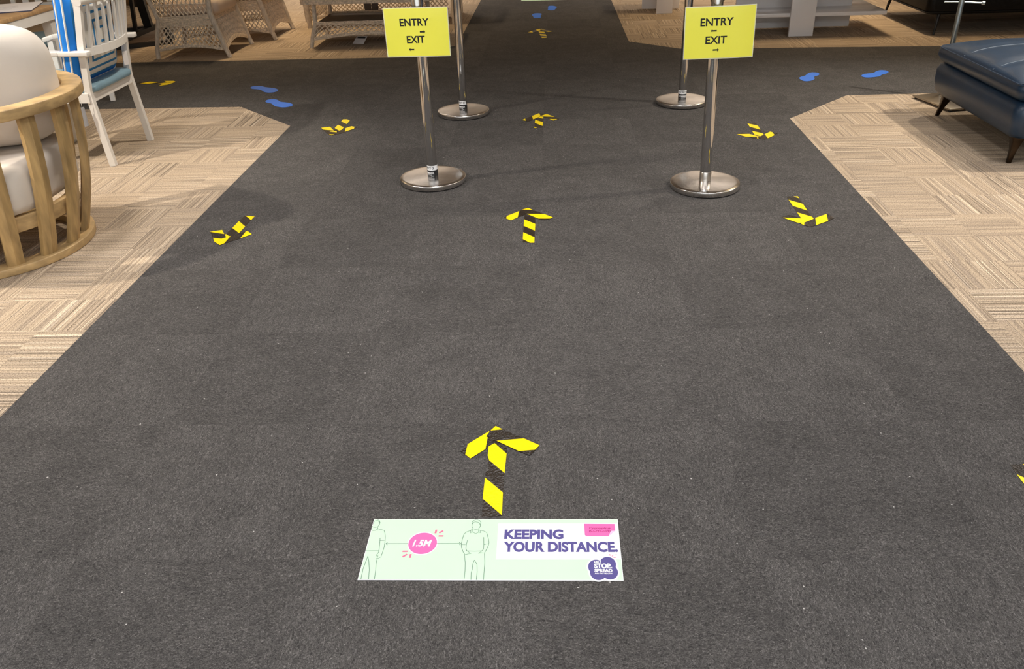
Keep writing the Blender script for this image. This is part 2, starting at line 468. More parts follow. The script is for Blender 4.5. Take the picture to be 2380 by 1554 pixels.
# ================================================================== room shell and lamps
WX, WY0, WY1 = 6.5, -4.0, 12.6
struct(MB().box(-WX - .1, -WX, WY0, WY1, 0, CEIL).build('wall_left', PLAST))
struct(MB().box(WX, WX + .1, WY0, WY1, 0, CEIL).build('wall_right', PLAST))
struct(MB().box(-WX - .1, WX + .1, WY1, WY1 + .1, 0, CEIL).build('wall_back', mat('wall_back_paint', (.66, .62, .57), .8, var=.03, vscale=2)))
struct(MB().box(-WX - .1, WX + .1, WY0 - .1, WY0, 0, CEIL).build('wall_front', mat('mall_wall', (.68, .68, .66), .7)))
struct(MB().box(-WX - .1, WX + .1, WY0 - .1, WY1 + .1, CEIL, CEIL + .1).build('ceiling', CEILM))
struct(MB().box(-WX, WX, WY1 - .02, WY1, 0, .12).build('baseboard_back', WHITE))
LM = {}
for i, (x, y, sx, sy, st, c, place) in enumerate(PANELS):
    if (st, c) not in LM: LM[(st, c)] = emit('lamp_diffuser_%d' % len(LM), c, st * .12)
    t = thing('ceiling_light', 'white ceiling light panel %s' % place, 'ceiling light', (x, y, CEIL), 0, 'ceiling light panels')
    fr = MB()
    for ax, bx, ay, by in ((-sx / 2 - .03, sx / 2 + .03, -sy / 2 - .03, -sy / 2), (-sx / 2 - .03, sx / 2 + .03, sy / 2, sy / 2 + .03), (-sx / 2 - .03, -sx / 2, -sy / 2, sy / 2), (sx / 2, sx / 2 + .03, -sy / 2, sy / 2)):
        fr.box(ax, bx, ay, by, -.05, 0)
    fr.build('frame', WHITE, t)
    MB().box(-sx / 2, sx / 2, -sy / 2, sy / 2, -.03, -.012).build('diffuser', LM[(st, c)], t)
    ld = bpy.data.lights.new('lamp', 'AREA'); ld.shape = 'RECTANGLE'; ld.size = sx; ld.size_y = sy; ld.color = c
    ld.energy = st * math.pi * sx * sy * LOUVRE; ld.spread = R(165 if c == COOL else 122 if c == NEUT else 112 if c == WARM else SPREAD)
    lo = bpy.data.objects.new('lamp', ld); COL.objects.link(lo); lo.parent = t; lo.location = (0, 0, -.036)
for (x, y, tx, ty, pw, place) in SPOTS:
    t = thing('spotlight', 'black ceiling spotlight %s' % place, 'spotlight', (x, y, CEIL), 0, 'ceiling spotlights')
    dv = (Vector((tx, ty, 0)) - Vector((x, y, CEIL - .16))).normalized()
    MB().tube([(0, 0, 0), (0, 0, -.1)], .012, 8).build('stem', BLKM, t)
    a = Vector((0, 0, -.14)); b = a + dv * .14
    MB().tube([a - dv * .04, b], .045, 20).build('housing', BLKM, t)
    ld = bpy.data.lights.new('lamp', 'SPOT'); ld.energy = pw * 3.2; ld.color = (1, .90, .76); ld.spot_size = R(80); ld.spot_blend = .7; ld.shadow_soft_size = .05
    lo = bpy.data.objects.new('lamp', ld); COL.objects.link(lo); lo.parent = t; lo.location = b + dv * .02
    lo.rotation_euler = dv.to_track_quat('-Z', 'Y').to_euler()

# ================================================================== stanchions
def stanchion(name, label, loc, lean=(0, 0), tagrot=None, sleeve=False):
    t = thing(name, label, 'stanchion', loc, 0, 'chrome queue stanchions')
    MB().lathe([(0, .0), (.166, .0), (.168, .004), (0, .004)], n=64).build('rubber_ring', RUBBER, t)
    MB().lathe([(.160, .004), (.170, .004), (.172, .006), (.172, .0265), (.1712, .0282), (.1695, .029), (.150, .0302), (.03, .0355), (0, .036)], n=96).build('base', CHROMEB, t)
    top = Vector((lean[0], lean[1], .90))
    at = lambda z: Vector((lean[0] * z / .9, lean[1] * z / .9, z))
    MB().tube([at(.030), at(.40), at(.89)], .0268, 40).build('pole', CHROME, t)
    MB().tube([at(.872), at(.90)], .031, 32).build('collar', CHROME, t)
    hd = MB(); hd.lathe([(.0, .90), (.036, .90), (.038, .905), (.038, .975), (.034, .985), (0, .987)], c=(lean[0], lean[1], 0), n=40)
    hd.build('belt_head', BLKM, t)
    if sleeve: MB().lathe([(.0268, .036), (.0285, .036), (.0285, .080), (.0268, .082)], n=40).build('sleeve', SLEEVE, t)
    if tagrot is not None:
        rr = .0272; z0, z1, z2 = .0365, .067, .091
        lb = MB(); lb.lathe([(rr, z1), (rr, z2)], n=40); wb = lb.build('label_band', WHITEP, t, label='white and black property label wrapped round the pole')
        bb = MB(); bb.lathe([(rr, z0), (rr, z1)], n=40).build('label_band_black', BLACKP, t)
        rt = rr + .0003
        def onpole(a0, a1, za, zb):
            return lambda u, v: (rt * math.cos(tagrot + a0 + (a1 - a0) * u), rt * math.sin(tagrot + a0 + (a1 - a0) * u), za + (zb - za) * v)
        m1 = MB(); text_on(m1, 'PROPERTY OF', onpole(-1.15, 1.15, z1 + .005, z2 - .005), .02); m1.build('label_text', BLACKP, wb)
        m2 = MB(); text_on(m2, 'HOMEMAKER', onpole(-1.1, 1.1, .048, .058), .02); text_on(m2, 'CENTRE', onpole(-.6, .6, .0395, .0452), 0, 0, 1.4)
        m2.build('label_text', WHITEP, wb)
    return t
stanchion('stanchion', 'chrome stanchion with property label, carrying the sign whose ENTRY arrow points right', (-.645, 4.125, 0), (-.003, 0), R(-128))
stanchion('stanchion', 'chrome stanchion with property label behind the sign whose ENTRY arrow points right', (-.611, 5.455, 0), (.006, 0), R(-123))
stanchion('stanchion', 'chrome stanchion with property label behind the sign whose ENTRY arrow points left', (.852, 5.605, 0), (.004, 0), R(-78))
stanchion('stanchion', 'chrome stanchion without a label, carrying the sign whose ENTRY arrow points left', (.744, 3.968, 0), (-.012, 0), None, True)

# yellow paper signs --------------------------------------------------
def sign(label, cx, y, zc, wd, ht, roll, bend, rows):
    t = thing('paper_sign', label, 'sign', (cx, y, zc), 0, None); t.rotation_euler = (0, roll, 0)
    bf = lambda u: -bend * (1 - (2 * u - 1) ** 2) + .003 * math.sin(5 * u)       # sheet bows round the pole
    def sheet(x0, x1, z0, z1, off, th):
        m = MB(); n = 24; vs = []
        for k in range(n + 1):
            x = x0 + (x1 - x0) * k / n; yy = bf((x + wd / 2) / wd) + off
            vs += [(x, yy, z0), (x, yy, z1), (x, yy + th, z0), (x, yy + th, z1)]
        fs = []
        for k in range(n):
            a, b = 4 * k, 4 * k + 4
            fs += [(a, b, b + 1, a + 1), (b + 2, a + 2, a + 3, b + 3), (a + 1, b + 1, b + 3, a + 3), (b, a, a + 2, b + 2)]
        fs += [(0, 1, 3, 2), (4 * n, 4 * n + 2, 4 * n + 3, 4 * n + 1)]
        m.sm = True; m.add(vs, fs); return m
    sheet(-wd / 2 - .004, wd / 2 + .004, -ht / 2 - .004, ht / 2 + .004, .0006, .0004).build('laminate', LAMI, t)
    sheet(-wd / 2, wd / 2, -ht / 2, ht / 2, 0, .0005).build('paper', SIGNY, t)
    for kind, txt, u0, u1, v0, v1 in rows:
        m = MB()
        P = lambda u, v: ((u - .5) * wd, bf(u) - .0005, (v - .5) * ht)
        if kind == 'text':
            text_on(m, txt, lambda a, b: P(u0 + (u1 - u0) * a, v0 + (v1 - v0) * b), .022); m.build('lettering', INK, t)
        else:
            pts = [(0, .3), (.72, .3), (.72, 0), (1, .5), (.72, 1), (.72, .7), (0, .7)]
            if txt == 'left': pts = [(1 - a, b) for a, b in pts]
            m.add([P(u0 + (u1 - u0) * a, v0 + (v1 - v0) * b) for a, b in pts], [(0, 1, 5, 6), (2, 3, 4)]); m.build('arrow_mark', INK, t)
    return t
sign('yellow laminated sign with ENTRY arrow pointing right and EXIT arrow pointing left', -.654, 4.083, .753, .300, .216, 0, .004,
     [('text', 'ENTRY', .235, .70, .635, .79), ('arrow', 'right', .545, .632, .475, .545), ('text', 'EXIT', .325, .615, .275, .43), ('arrow', 'left', .345, .43, .105, .175)])
sign('yellow laminated sign with ENTRY arrow pointing left and EXIT arrow pointing right', .745, 3.925, .7455, .308, .220, R(-1.2), .010,
     [('text', 'ENTRY', .215, .69, .635, .79), ('arrow', 'left', .37, .455, .505, .575), ('text', 'EXIT', .30, .61, .285, .435), ('arrow', 'right', .415, .505, .125, .195)])

# ================================================================== floor sticker
SX0, SX1, SY0, SY1 = -.4715, .1455, 1.3570, 1.5605
SC = Vector(((SX0 + SX1) / 2, (SY0 + SY1) / 2, 0))
def z3(ox, oy, s): return lambda x, y: fl(ox + x / s, oy + y / s)
GREEN = mat('sticker_green', srgb(200, 230, 202), .42, var=.012, vscale=9)
SWHITE = mat('sticker_white', srgb(238, 238, 240), .4)
PINK = mat('sticker_pink', srgb(236, 104, 172), .45)
PINKD = mat('sticker_pink_dark', srgb(228, 110, 150), .45)
PURP = mat('sticker_purple', srgb(80, 72, 138), .45)
MAG = mat('sticker_magenta', srgb(168, 30, 110), .45)
LINE = mat('sticker_line', srgb(78, 112, 96), .5)
LPINK = mat('sticker_light_pink', srgb(250, 190, 220), .45)
def ribbon(mb, pts, w, z):
    pts = [Vector((p[0], p[1], 0)) for p in pts]; L_, R_ = [], []
    for i, p in enumerate(pts):
        t = (pts[min(i + 1, len(pts) - 1)] - pts[max(i - 1, 0)]).normalized(); nrm = Vector((-t.y, t.x, 0))
        L_.append((p.x + nrm.x * w / 2, p.y + nrm.y * w / 2, z)); R_.append((p.x - nrm.x * w / 2, p.y - nrm.y * w / 2, z))
    n = len(pts); mb.add(L_ + R_, [(n + i, n + i + 1, i + 1, i) for i in range(n - 1)])
def make_sticker():
    t = thing('floor_sticker', 'pale green 1.5M distance floor sticker touching the stem end of a tape arrow', 'sticker', SC)
    L3, L4 = z3(800, 1190, 6.611), z3(1140, 1190, 7.0)
    loc = lambda p: (p[0] - SC.x, p[1] - SC.y)
    hx, hy = (SX1 - SX0) / 2, (SY1 - SY0) / 2
    MB().plate([(-hx, -hy), (hx, -hy), (hx, hy), (-hx, hy)], .0002, .0012).build('border', SWHITE, t)
    MB().plate([(-hx + .0012, -hy + .0014), (hx - .001, -hy + .0014), (hx - .001, hy - .0014), (-hx + .0012, hy - .0014)], .0012, .0014).build('background', GREEN, t)
    q = [loc(L4(*p)) for p in ((90, 772), (130, 188), (2062, 188), (2132, 772))]
    q[2] = (hx - .0015, q[2][1]); q[3] = (hx - .0015, q[3][1])
    MB().plate(q, .0014, .0016).build('white_panel', SWHITE, t)
    def words(txt, p0, p1, m, bold, name, z=.0019, shear=0., sp=1.0):
        a = loc(p0); b = loc(p1); mb = MB()
        text_on(mb, txt, lambda u, v: (a[0] + (b[0] - a[0]) * u, a[1] + (b[1] - a[1]) * v, z), bold, shear, sp); return mb.build(name, m, t)
    words('KEEPING', L4(222, 445), L4(1185, 288), PURP, .045, 'headline')
    words('YOUR DISTANCE.', L4(205, 655), L4(2060, 487), PURP, .045, 'headline')
    tg = [loc(L4(*p)) for p in ((1522, 195), (2018, 198), (2030, 308), (1925, 395), (1555, 395), (1535, 375))]
    pk = MB().plate(tg, .0016, .0018).build('tag', PINK, t)
    MB().plate([loc(L4(*p)) for p in ((2030, 308), (1925, 395), (1955, 312))], .0018, .0019).build('tag_fold', LPINK, pk)
    words('Coronavirus', L4(1605, 280), L4(1950, 250), MAG, .03, 'tag_text')
    words('(COVID-19)', L4(1605, 342), L4(1950, 292), MAG, .03, 'tag_text')
    # emblem: four-lobed cloud
    c0 = loc(L4(1828, 910)); sxm = abs(L4(1000, 900).x - L4(0, 900).x) / 1000; sym = abs(L4(1800, 1100).y - L4(1800, 750).y) / 350
    lob = [(-105, -12, 0), (85, -60, 0), (105, 70, 0), (-80, 80, 0)]
    def cloud(grow):
        pts = []
        for k in range(72):
            a = 2 * math.pi * k / 72; best = 0
            for ox, oy, _ in lob:
                rx, ry = 132 + grow, 120 + grow
                dx, dy = math.cos(a), math.sin(a)
                A = (dx / rx) ** 2 + (dy / ry) ** 2; B = -2 * (dx * ox / rx ** 2 + dy * oy / ry ** 2); C = (ox / rx) ** 2 + (oy / ry) ** 2 - 1
                D = B * B - 4 * A * C
                if D > 0: best = max(best, (-B + math.sqrt(D)) / (2 * A))
            pts.append((c0[0] + best * math.cos(a) * sxm, c0[1] - best * math.sin(a) * sym))
        return pts
    MB().plate(cloud(24), .0014, .0017).build('emblem_rim', SWHITE, t)
    MB().plate(cloud(0), .0017, .0019).build('emblem', PURP, t)
    words('HELP', L4(1688, 838), L4(1800, 800), SWHITE, .04, 'emblem_text', .0021)
    words('STOP', L4(1690, 922), L4(1952, 842), SWHITE, .05, 'emblem_text', .0021)
    words('THE', L4(1928, 922), L4(1980, 900), SWHITE, .03, 'emblem_text', .0021)
    words('SPREAD', L4(1692, 985), L4(1982, 930), SWHITE, .05, 'emblem_text', .0021)
    words('AND STAY HEALTHY', L4(1695, 1018), L4(1985, 995), SWHITE, .03, 'emblem_text', .0021)
    for a, b in (((1940, 688), (1946, 715)), ((2000, 703), (1972, 727)), ((2038, 746), (1998, 747)), ((2052, 690), (2036, 697))):
        m = MB(); ribbon(m, [loc(L4(*a)), loc(L4(*b))], .0016, .0019); m.build('emblem_tick', PINKD, t)
    # pink bubble
    def oval(g):
        out = []
        for k in range(56):
            a = 2 * math.pi * k / 56; x, y = (222 + g) * math.cos(a), (160 + g) * math.sin(a)
            ca, sa = math.cos(-.20), math.sin(-.20); out.append(loc(L3(1206 + x * ca - y * sa, 486 + x * sa + y * ca)))
        return out
    MB().plate(oval(14), .0014, .0016).build('bubble_rim', SWHITE, t)
    MB().plate(oval(0), .0016, .0018).build('bubble', PINK, t)
    words('1.5M', L3(1045, 535), L3(1352, 432), SWHITE, .03, 'bubble_text', .002, .2)
    for a, b in (((1418, 275), (1402, 332)), ((1522, 292), (1460, 326)), ((1450, 371), (1526, 371)), ((897, 608), (976, 607)), ((968, 652), (898, 692)), ((1024, 650), (1010, 707))):
        m = MB(); ribbon(m, [loc(L3(*a)), loc(L3(*b))], .0048, .0018); m.build('burst_tick', PINKD, t)
    # distance arrow
    for pts in ([(985, 489), (640, 489)], [(668, 468), (640, 489), (665, 510)]), ([(1425, 487), (1792, 487)], [(1768, 468), (1792, 487), (1770, 508)]):
        m = MB()
        for p in pts: ribbon(m, [loc(L3(*q)) for q in p], .0014, .0017)
        m.build('distance_arrow', LINE, t)
    f1 = [[(425, 212), (440, 232), (475, 240), (515, 232), (540, 200), (552, 165), (540, 130), (515, 120)], [(447, 190), (460, 150), (490, 132), (520, 135), (548, 165)],
          [(510, 235), (520, 262), (615, 285), (625, 320), (632, 380), (628, 450), (618, 530), (590, 625), (565, 690), (535, 710), (505, 718), (490, 716)],
          [(415, 275), (440, 287), (480, 285), (520, 265)], [(552, 398), (550, 440), (540, 560), (530, 620), (500, 660), (486, 690), (500, 695), (520, 670), (515, 700)], [(550, 440), (620, 438)], [(330, 598), (530, 597)],
          [(365, 680), (330, 770), (290, 880), (258, 1035)], [(365, 680), (380, 770), (388, 890), (374, 1036)], [(508, 722), (490, 800), (485, 900), (464, 1034)]]
    f2 = [[(1965, 190), (1965, 160), (1985, 132), (2030, 120), (2080, 130), (2102, 160), (2098, 185)], [(1965, 190), (1985, 162), (2020, 152), (2060, 162), (2085, 180), (2088, 205), (2098, 190), (2090, 225), (2065, 262), (2030, 274), (1985, 262), (1962, 225), (1965, 190)],
          [(1980, 262), (1945, 282), (1942, 328), (1975, 312)], [(1975, 275), (1978, 310), (2020, 338), (2065, 312), (2068, 270)], [(2065, 275), (2090, 285), (2092, 326), (2066, 315)],
          [(1945, 285), (1870, 315), (1842, 345), (1815, 420), (1800, 500), (1802, 545), (1830, 620), (1855, 657), (1890, 650), (1950, 642), (1905, 612), (1875, 590)],
          [(2092, 282), (2150, 298), (2190, 320), (2210, 390), (2226, 470), (2215, 520), (2180, 590), (2155, 632), (2110, 630), (2062, 640), (2110, 605), (2140, 575), (2146, 500), (2143, 390)],
          [(1800, 503), (1865, 505)], [(2146, 505), (2190, 492), (2222, 495)], [(1896, 432), (1880, 490), (1870, 560), (1885, 600)], [(1885, 600), (2000, 606), (2110, 600)],
          [(1848, 660), (1860, 780), (1858, 900), (1842, 1044)], [(2155, 640), (2160, 780), (2150, 920), (2140, 1046)], [(2000, 742), (1980, 790), (1968, 880), (1952, 940), (1948, 1046)], [(2000, 742), (2040, 802), (2042, 920), (2032, 1046)]]
    for fig in (f1, f2):
        m = MB()
        for p in fig: ribbon(m, [loc(L3(*q)) for q in p], .0011, .0017)
        m.build('figure_outline', LINE, t)
    return t
stk = make_sticker()
far = copy_tree(stk); far.location = (-.090, 10.635, 0); far['label'] = 'pale green distance floor sticker lying past the blue footprints in the narrow aisle'

# ================================================================== hazard tape arrows
def tape_arrow(label, org, s, strips, shift=None):
    conv = z3(org[0], org[1], s)
    pts_all = [[[conv(*p) for p in basep], [[conv(*p) for p in y] for y in ys]] for basep, ys in strips]
    if shift is not None: pts_all = [[[p + shift for p in b], [[p + shift for p in y] for y in ys]] for b, ys in pts_all]
    cx = sum(p.x for b, _ in pts_all for p in b) / sum(len(b) for b, _ in pts_all)
    cy = sum(p.y for b, _ in pts_all for p in b) / sum(len(b) for b, _ in pts_all)
    t = thing('tape_arrow', label, 'floor arrow', (cx, cy, 0), 0, 'hazard tape floor arrows')
    for k, (b, ys) in enumerate(pts_all):
        z = .0003 + k * .0007
        m = MB(); m.plate([(p.x - cx, p.y - cy) for p in b], .0, z + .0004)
        m.cur = 1
        for y in ys: m.plate([(p.x - cx, p.y - cy) for p in y], z + .0004, z + .0007)
        m.build('tape_strip', [BLK, YEL], t)
    return t
A_NEAR = [([(600, 300), (890, 450), (890, 545), (860, 840), (838, 1130), (822, 1475), (700, 1490), (515, 1500), (535, 1220), (565, 905), (575, 830), (615, 790), (605, 560)],
           [[(710, 388), (890, 545), (860, 838), (628, 645), (605, 570), (620, 435)], [(565, 905), (835, 1130), (820, 1473), (530, 1222)]]),
          ([(190, 512), (725, 135), (745, 300), (585, 470), (345, 622), (268, 560), (220, 530)], [[(305, 405), (632, 208), (606, 300), (572, 480), (345, 620), (268, 560)]]),
          ([(650, 200), (725, 135), (1385, 425), (1320, 495), (1240, 578), (1075, 515), (600, 300), (582, 292), (610, 255)], [[(740, 358), (1150, 322), (1385, 425), (1320, 492), (1075, 512)], [(725, 135), (830, 185), (650, 202)]])]
A_MID = [([(980, 400), (1330, 520), (1330, 720), (1312, 930), (1305, 1140), (1300, 1330), (1150, 1330), (920, 1305), (920, 1210), (935, 985), (950, 780), (965, 560)],
          [[(965, 560), (1330, 715), (1318, 935), (948, 775)], [(935, 985), (1305, 1150), (1300, 1330), (1150, 1330), (920, 1212)]]),
         ([(300, 500), (800, 290), (900, 250), (1050, 390), (960, 420), (770, 495), (530, 600), (370, 535)], [[(400, 455), (800, 298), (750, 505), (530, 598), (370, 535)]]),
         ([(820, 290), (900, 250), (1095, 195), (1250, 265), (1620, 392), (1910, 500), (1830, 545), (1630, 590), (1430, 545), (1050, 390)], [[(1050, 390), (1620, 395), (1910, 505), (1820, 545), (1430, 545)], [(900, 252), (1095, 195), (1250, 265)]])]
A_THIRD = [([(1090, 610), (1365, 560), (1355, 680), (1345, 850), (1330, 1040), (1305, 1100), (1060, 1130), (890, 1135), (890, 1075), (930, 1000), (930, 880), (950, 720)],
            [[(1100, 608), (1215, 555), (1360, 570), (1355, 665)], [(950, 720), (1345, 850), (1325, 1030), (930, 885)], [(890, 1075), (1045, 1120), (985, 1133), (890, 1130)]]),
           ([(1160, 400), (1510, 445), (1910, 575), (2150, 690), (2060, 705), (1860, 765), (1660, 680), (1560, 625), (1360, 580), (1215, 550)], [[(1230, 548), (1450, 455), (1560, 450), (1905, 575), (1345, 560)], [(1660, 685), (2065, 700), (1860, 762)]]),
           ([(300, 745), (440, 665), (790, 540), (1160, 400), (1215, 550), (1100, 610), (850, 715), (600, 805), (480, 782)], [[(790, 545), (1155, 400), (1215, 550), (1090, 612), (845, 712)], [(300, 745), (445, 670), (478, 782)]])]
A_FAR = [([(570, 1130), (780, 1145), (830, 1230), (882, 1335), (860, 1370), (690, 1372), (640, 1300), (600, 1210)],
          [[(570, 1135), (775, 1150), (805, 1198), (590, 1185)], [(610, 1232), (830, 1245), (862, 1305), (635, 1280)], [(670, 1330), (860, 1345), (850, 1368), (690, 1372)]]),
         ([(560, 1060), (680, 1043), (830, 1080), (1090, 1130), (930, 1160), (760, 1130)], [[(560, 1062), (690, 1045), (820, 1080)], [(745, 1118), (1090, 1130), (930, 1158)]]),
         ([(190, 1175), (340, 1125), (480, 1075), (620, 1045), (640, 1100), (560, 1135), (370, 1185)], [[(190, 1175), (335, 1125), (368, 1185)], [(480, 1075), (620, 1050), (640, 1100), (575, 1135), (515, 1135)]])]
A_LN = [([(1545, 300), (1860, 325), (1740, 440), (1560, 640), (1370, 870), (1080, 980), (1000, 1060), (895, 930), (1130, 700), (1340, 480)],
         [[(1560, 300), (1860, 328), (1745, 445)], [(1345, 480), (1555, 655), (1350, 870), (1130, 705)]]),
        ([(860, 1220), (1000, 1060), (1080, 980), (1370, 880), (1580, 815), (1640, 815), (1770, 910), (1390, 1050), (1100, 1140)], [[(1580, 815), (1640, 815), (1770, 910), (1390, 1050)]]),
        ([(390, 840), (800, 775), (870, 915), (925, 910), (1020, 980), (1075, 980), (860, 1220), (720, 1275), (540, 1165), (500, 1040), (440, 880)],
         [[(390, 840), (800, 778), (870, 912)], [(500, 1040), (780, 1070), (930, 1020), (890, 935), (925, 910), (1020, 980), (1075, 980), (870, 1215), (720, 1275), (540, 1165)]])]
A_LF = [([(1320, 340), (1520, 335), (1670, 365), (1520, 565), (1380, 700), (1270, 840), (1000, 920), (910, 830), (960, 740), (1100, 595), (1240, 450)],
         [[(1330, 345), (1520, 340), (1650, 405), (1510, 565), (1245, 450)], [(1100, 595), (1375, 715), (1275, 830), (1160, 870), (950, 750)]]),
        ([(1000, 1050), (1060, 960), (1160, 870), (1420, 775), (1720, 665), (1860, 690), (1960, 725), (1840, 780), (1420, 930), (1200, 1010)], [[(1455, 755), (1720, 668), (1865, 695), (1840, 780), (1420, 925)]]),
        ([(335, 745), (740, 700), (910, 870), (1055, 900), (1040, 1000), (940, 1055), (800, 1095), (690, 1060), (600, 980), (470, 870), (410, 830)],
         [[(335, 745), (740, 700), (910, 870), (410, 828)], [(710, 915), (910, 885), (970, 905), (1055, 900), (1035, 965), (980, 945)], [(690, 1040), (940, 1055), (800, 1095)]])]
A_RN = [([(430, 255), (810, 245), (850, 310), (990, 510), (1140, 735), (1250, 890), (1360, 1025), (1040, 1150), (900, 990), (770, 790), (630, 580), (480, 360)],
         [[(665, 250), (810, 245), (850, 310)], [(485, 360), (985, 510), (1140, 735), (635, 575)], [(775, 795), (1300, 950), (1360, 1025), (1030, 1160), (930, 1010)]]),
        ([(250, 970), (500, 885), (920, 1000), (1040, 1150), (1030, 1245), (900, 1190), (800, 1165), (300, 990)], [[(290, 985), (925, 1010), (1040, 1155), (1025, 1245), (905, 1195), (950, 1165), (800, 1160)]]),
        ([(1030, 1160), (1360, 1025), (1405, 1000), (1800, 860), (1850, 865), (2080, 995), (1850, 1105), (1440, 1250), (1220, 1305), (1030, 1245)], [[(1410, 1000), (1800, 862), (1850, 1105), (1440, 1248)]])]
A_RF = [([(740, 310), (1110, 320), (1220, 430), (1340, 620), (1440, 780), (1490, 860), (1350, 930), (1060, 840), (940, 680), (840, 500)],
         [[(730, 335), (1220, 440), (1335, 620), (850, 495)], [(945, 680), (1440, 790), (1490, 855), (1340, 930), (1055, 840)]]),
        ([(260, 830), (540, 770), (820, 815), (1300, 940), (1260, 1040), (1100, 1040), (860, 970), (650, 950)], [[(260, 835), (820, 822), (1290, 945), (660, 950)], [(1165, 995), (1210, 975), (1250, 1020), (1200, 1035)]]),
        ([(1290, 950), (1490, 860), (1530, 830), (1780, 720), (1890, 745), (1950, 790), (2120, 800), (2010, 860), (1970, 890), (1680, 1030), (1550, 1065), (1280, 1030)], [[(1530, 840), (1780, 722), (1890, 750), (1985, 885), (1675, 1030)]])]
A_CROSS = [([(290, 435), (500, 385), (850, 350), (1300, 385), (1560, 390), (1400, 450), (1130, 440), (800, 462), (480, 458)], [[(470, 440), (880, 365), (1270, 380), (830, 458)]]),
           ([(1235, 450), (1590, 400), (1985, 378), (1660, 495), (1260, 555), (1250, 500)], [[(1235, 460), (1590, 400), (1980, 378), (1650, 490), (1260, 550), (1420, 465)]]),
           ([(1500, 333), (1905, 333), (1990, 375), (1700, 415), (1560, 380)], [[(1500, 338), (1910, 338), (1980, 375), (1700, 410), (1590, 385)]])]
tape_arrow('black and yellow tape arrow leading up from the green floor sticker', (1040, 970), 6.475, A_NEAR)
tape_arrow('tape arrow just before the gap between the two sign posts', (1150, 470), 14.125, A_MID)
tape_arrow('tape arrow between the two unsigned stanchions', (1200, 245), 21.636, A_THIRD)
tape_arrow('crooked tape arrow below the blue footprints in the narrow aisle', (1215, 0), 15.54, A_FAR)
tape_arrow('tape arrow pointing towards the striped carpet and the teak armchair', (460, 480), 14.125, A_LN)
tape_arrow('tape arrow pointing down beside the chamfered carpet corner and two footprints', (730, 260), 19.83, A_LF)
tape_arrow('tape arrow on the way out beside the label-free stanchion base', (1800, 440), 14.875, A_RN)
tape_arrow('tape arrow between the sign post and the carpet corner by the ottoman', (1700, 270), 19.83, A_RF)
tape_arrow('flattened tape arrow in the cross aisle beside the white chair', (300, 170), 18.31, A_CROSS)
q0 = z3(1800, 440, 14.875)(485, 360); q1 = fl(2363, 1102)
tape_arrow('tape arrow on the dark carpet of the entrance, level with the floor sticker', (1800, 440), 14.875, A_RN, Vector((q1.x - q0.x, q1.y - q0.y, 0)))

# ================================================================== footprints
def footprint(label, org, s, pts):
    conv = z3(*org, s); P = spline([conv(*p) for p in pts], 4)
    c = sum(P, Vector()) / len(P)
    o = MB().plate([(p.x - c.x, p.y - c.y) for p in P], .0002, .0012).build('footprint_sticker', BLUE, None, (c.x, c.y, 0))
    tag(o, label, 'footprint', 'blue footprint stickers')
footprint('blue footprint sticker beside the carpet corner, the one farther from the tape arrow', (570, 185), 19.83, [(240, 380), (300, 325), (450, 295), (720, 298), (920, 345), (1130, 370), (1370, 405), (1480, 445), (1505, 500), (1440, 550), (1270, 590), (1070, 600), (880, 570), (780, 510), (690, 465), (520, 440), (330, 425)])
footprint('blue footprint sticker beside the carpet corner, the one nearer the tape arrow', (570, 185), 19.83, [(930, 1000), (1000, 945), (1150, 910), (1350, 905), (1500, 945), (1620, 1020), (1850, 1050), (2050, 1080), (2150, 1120), (2195, 1170), (2110, 1225), (1950, 1265), (1750, 1280), (1550, 1260), (1380, 1225), (1290, 1170), (1210, 1105), (1060, 1070), (970, 1045)])
footprint('notched short blue footprint sticker in the cross aisle', (1840, 150), 9.917, [(175, 320), (210, 285), (310, 255), (380, 205), (470, 182), (590, 190), (635, 215), (620, 245), (530, 275), (520, 295), (528, 330), (470, 365), (350, 385), (250, 370)])
footprint('slender blue footprint sticker in the cross aisle nearest the navy ottoman', (1840, 150), 9.917, [(1608, 260), (1650, 225), (1760, 208), (1880, 195), (1960, 150), (2060, 130), (2180, 140), (2232, 172), (2190, 205), (2080, 235), (2020, 270), (1900, 290), (1740, 300), (1640, 285)])
footprint('blue footprint sticker in the narrow aisle nearer the crooked tape arrow', (1215, 0), 15.54, [(335, 540), (400, 495), (520, 482), (660, 490), (680, 530), (640, 570), (655, 620), (600, 650), (480, 655), (400, 645), (370, 590)])
footprint('blue footprint sticker in the narrow aisle nearer the far green sticker', (1215, 0), 15.54, [(905, 250), (970, 215), (1120, 215), (1225, 255), (1190, 310), (1130, 365), (1000, 375), (905, 350), (925, 300)])

# ================================================================== teak barrel armchair
t = thing('barrel_armchair', 'round teak armchair with upright slats and a curved top rail', 'armchair', (-2.54, 3.35, 0))
TC = Vector((-.02, .09, 0)); TOPR = .462
def ring(rad, w, z0, z1, a0, a1, c=(0, 0), n=56):
    prof = [(rad - w, z0), (rad, z0), (rad, z1), (rad - w, z1), (rad - w, z0)]
    m = MB()
    m.lathe(prof, c=(c[0], c[1], 0), n=n, a0=R(a0), a1=R(a1), smooth=False)
    if abs(a1 - a0) < 359:
        for a in (a0, a1):
            ca, sa = math.cos(R(a)), math.sin(R(a))
            m.add([(c[0] + p[0] * ca, c[1] + p[0] * sa, p[1]) for p in prof[:4]], [(0, 1, 2, 3) if a == a0 else (3, 2, 1, 0)])
    return m
ring(.415, .085, 0, .034, -180, 180).build('base_ring', TEAKR, t, bevel=.004)
ring(.392, .030, .165, .228, -180, 180).build('seat_ring', TEAKR, t, bevel=.003)
FACE = 128          # the open front looks away from the aisle
ring(.505, .082, .615, .660, FACE - 180 - 118, FACE - 180 + 118, (TC.x, TC.y), 72).build('top_rail', TEAKR, t, bevel=.005)
k = 0
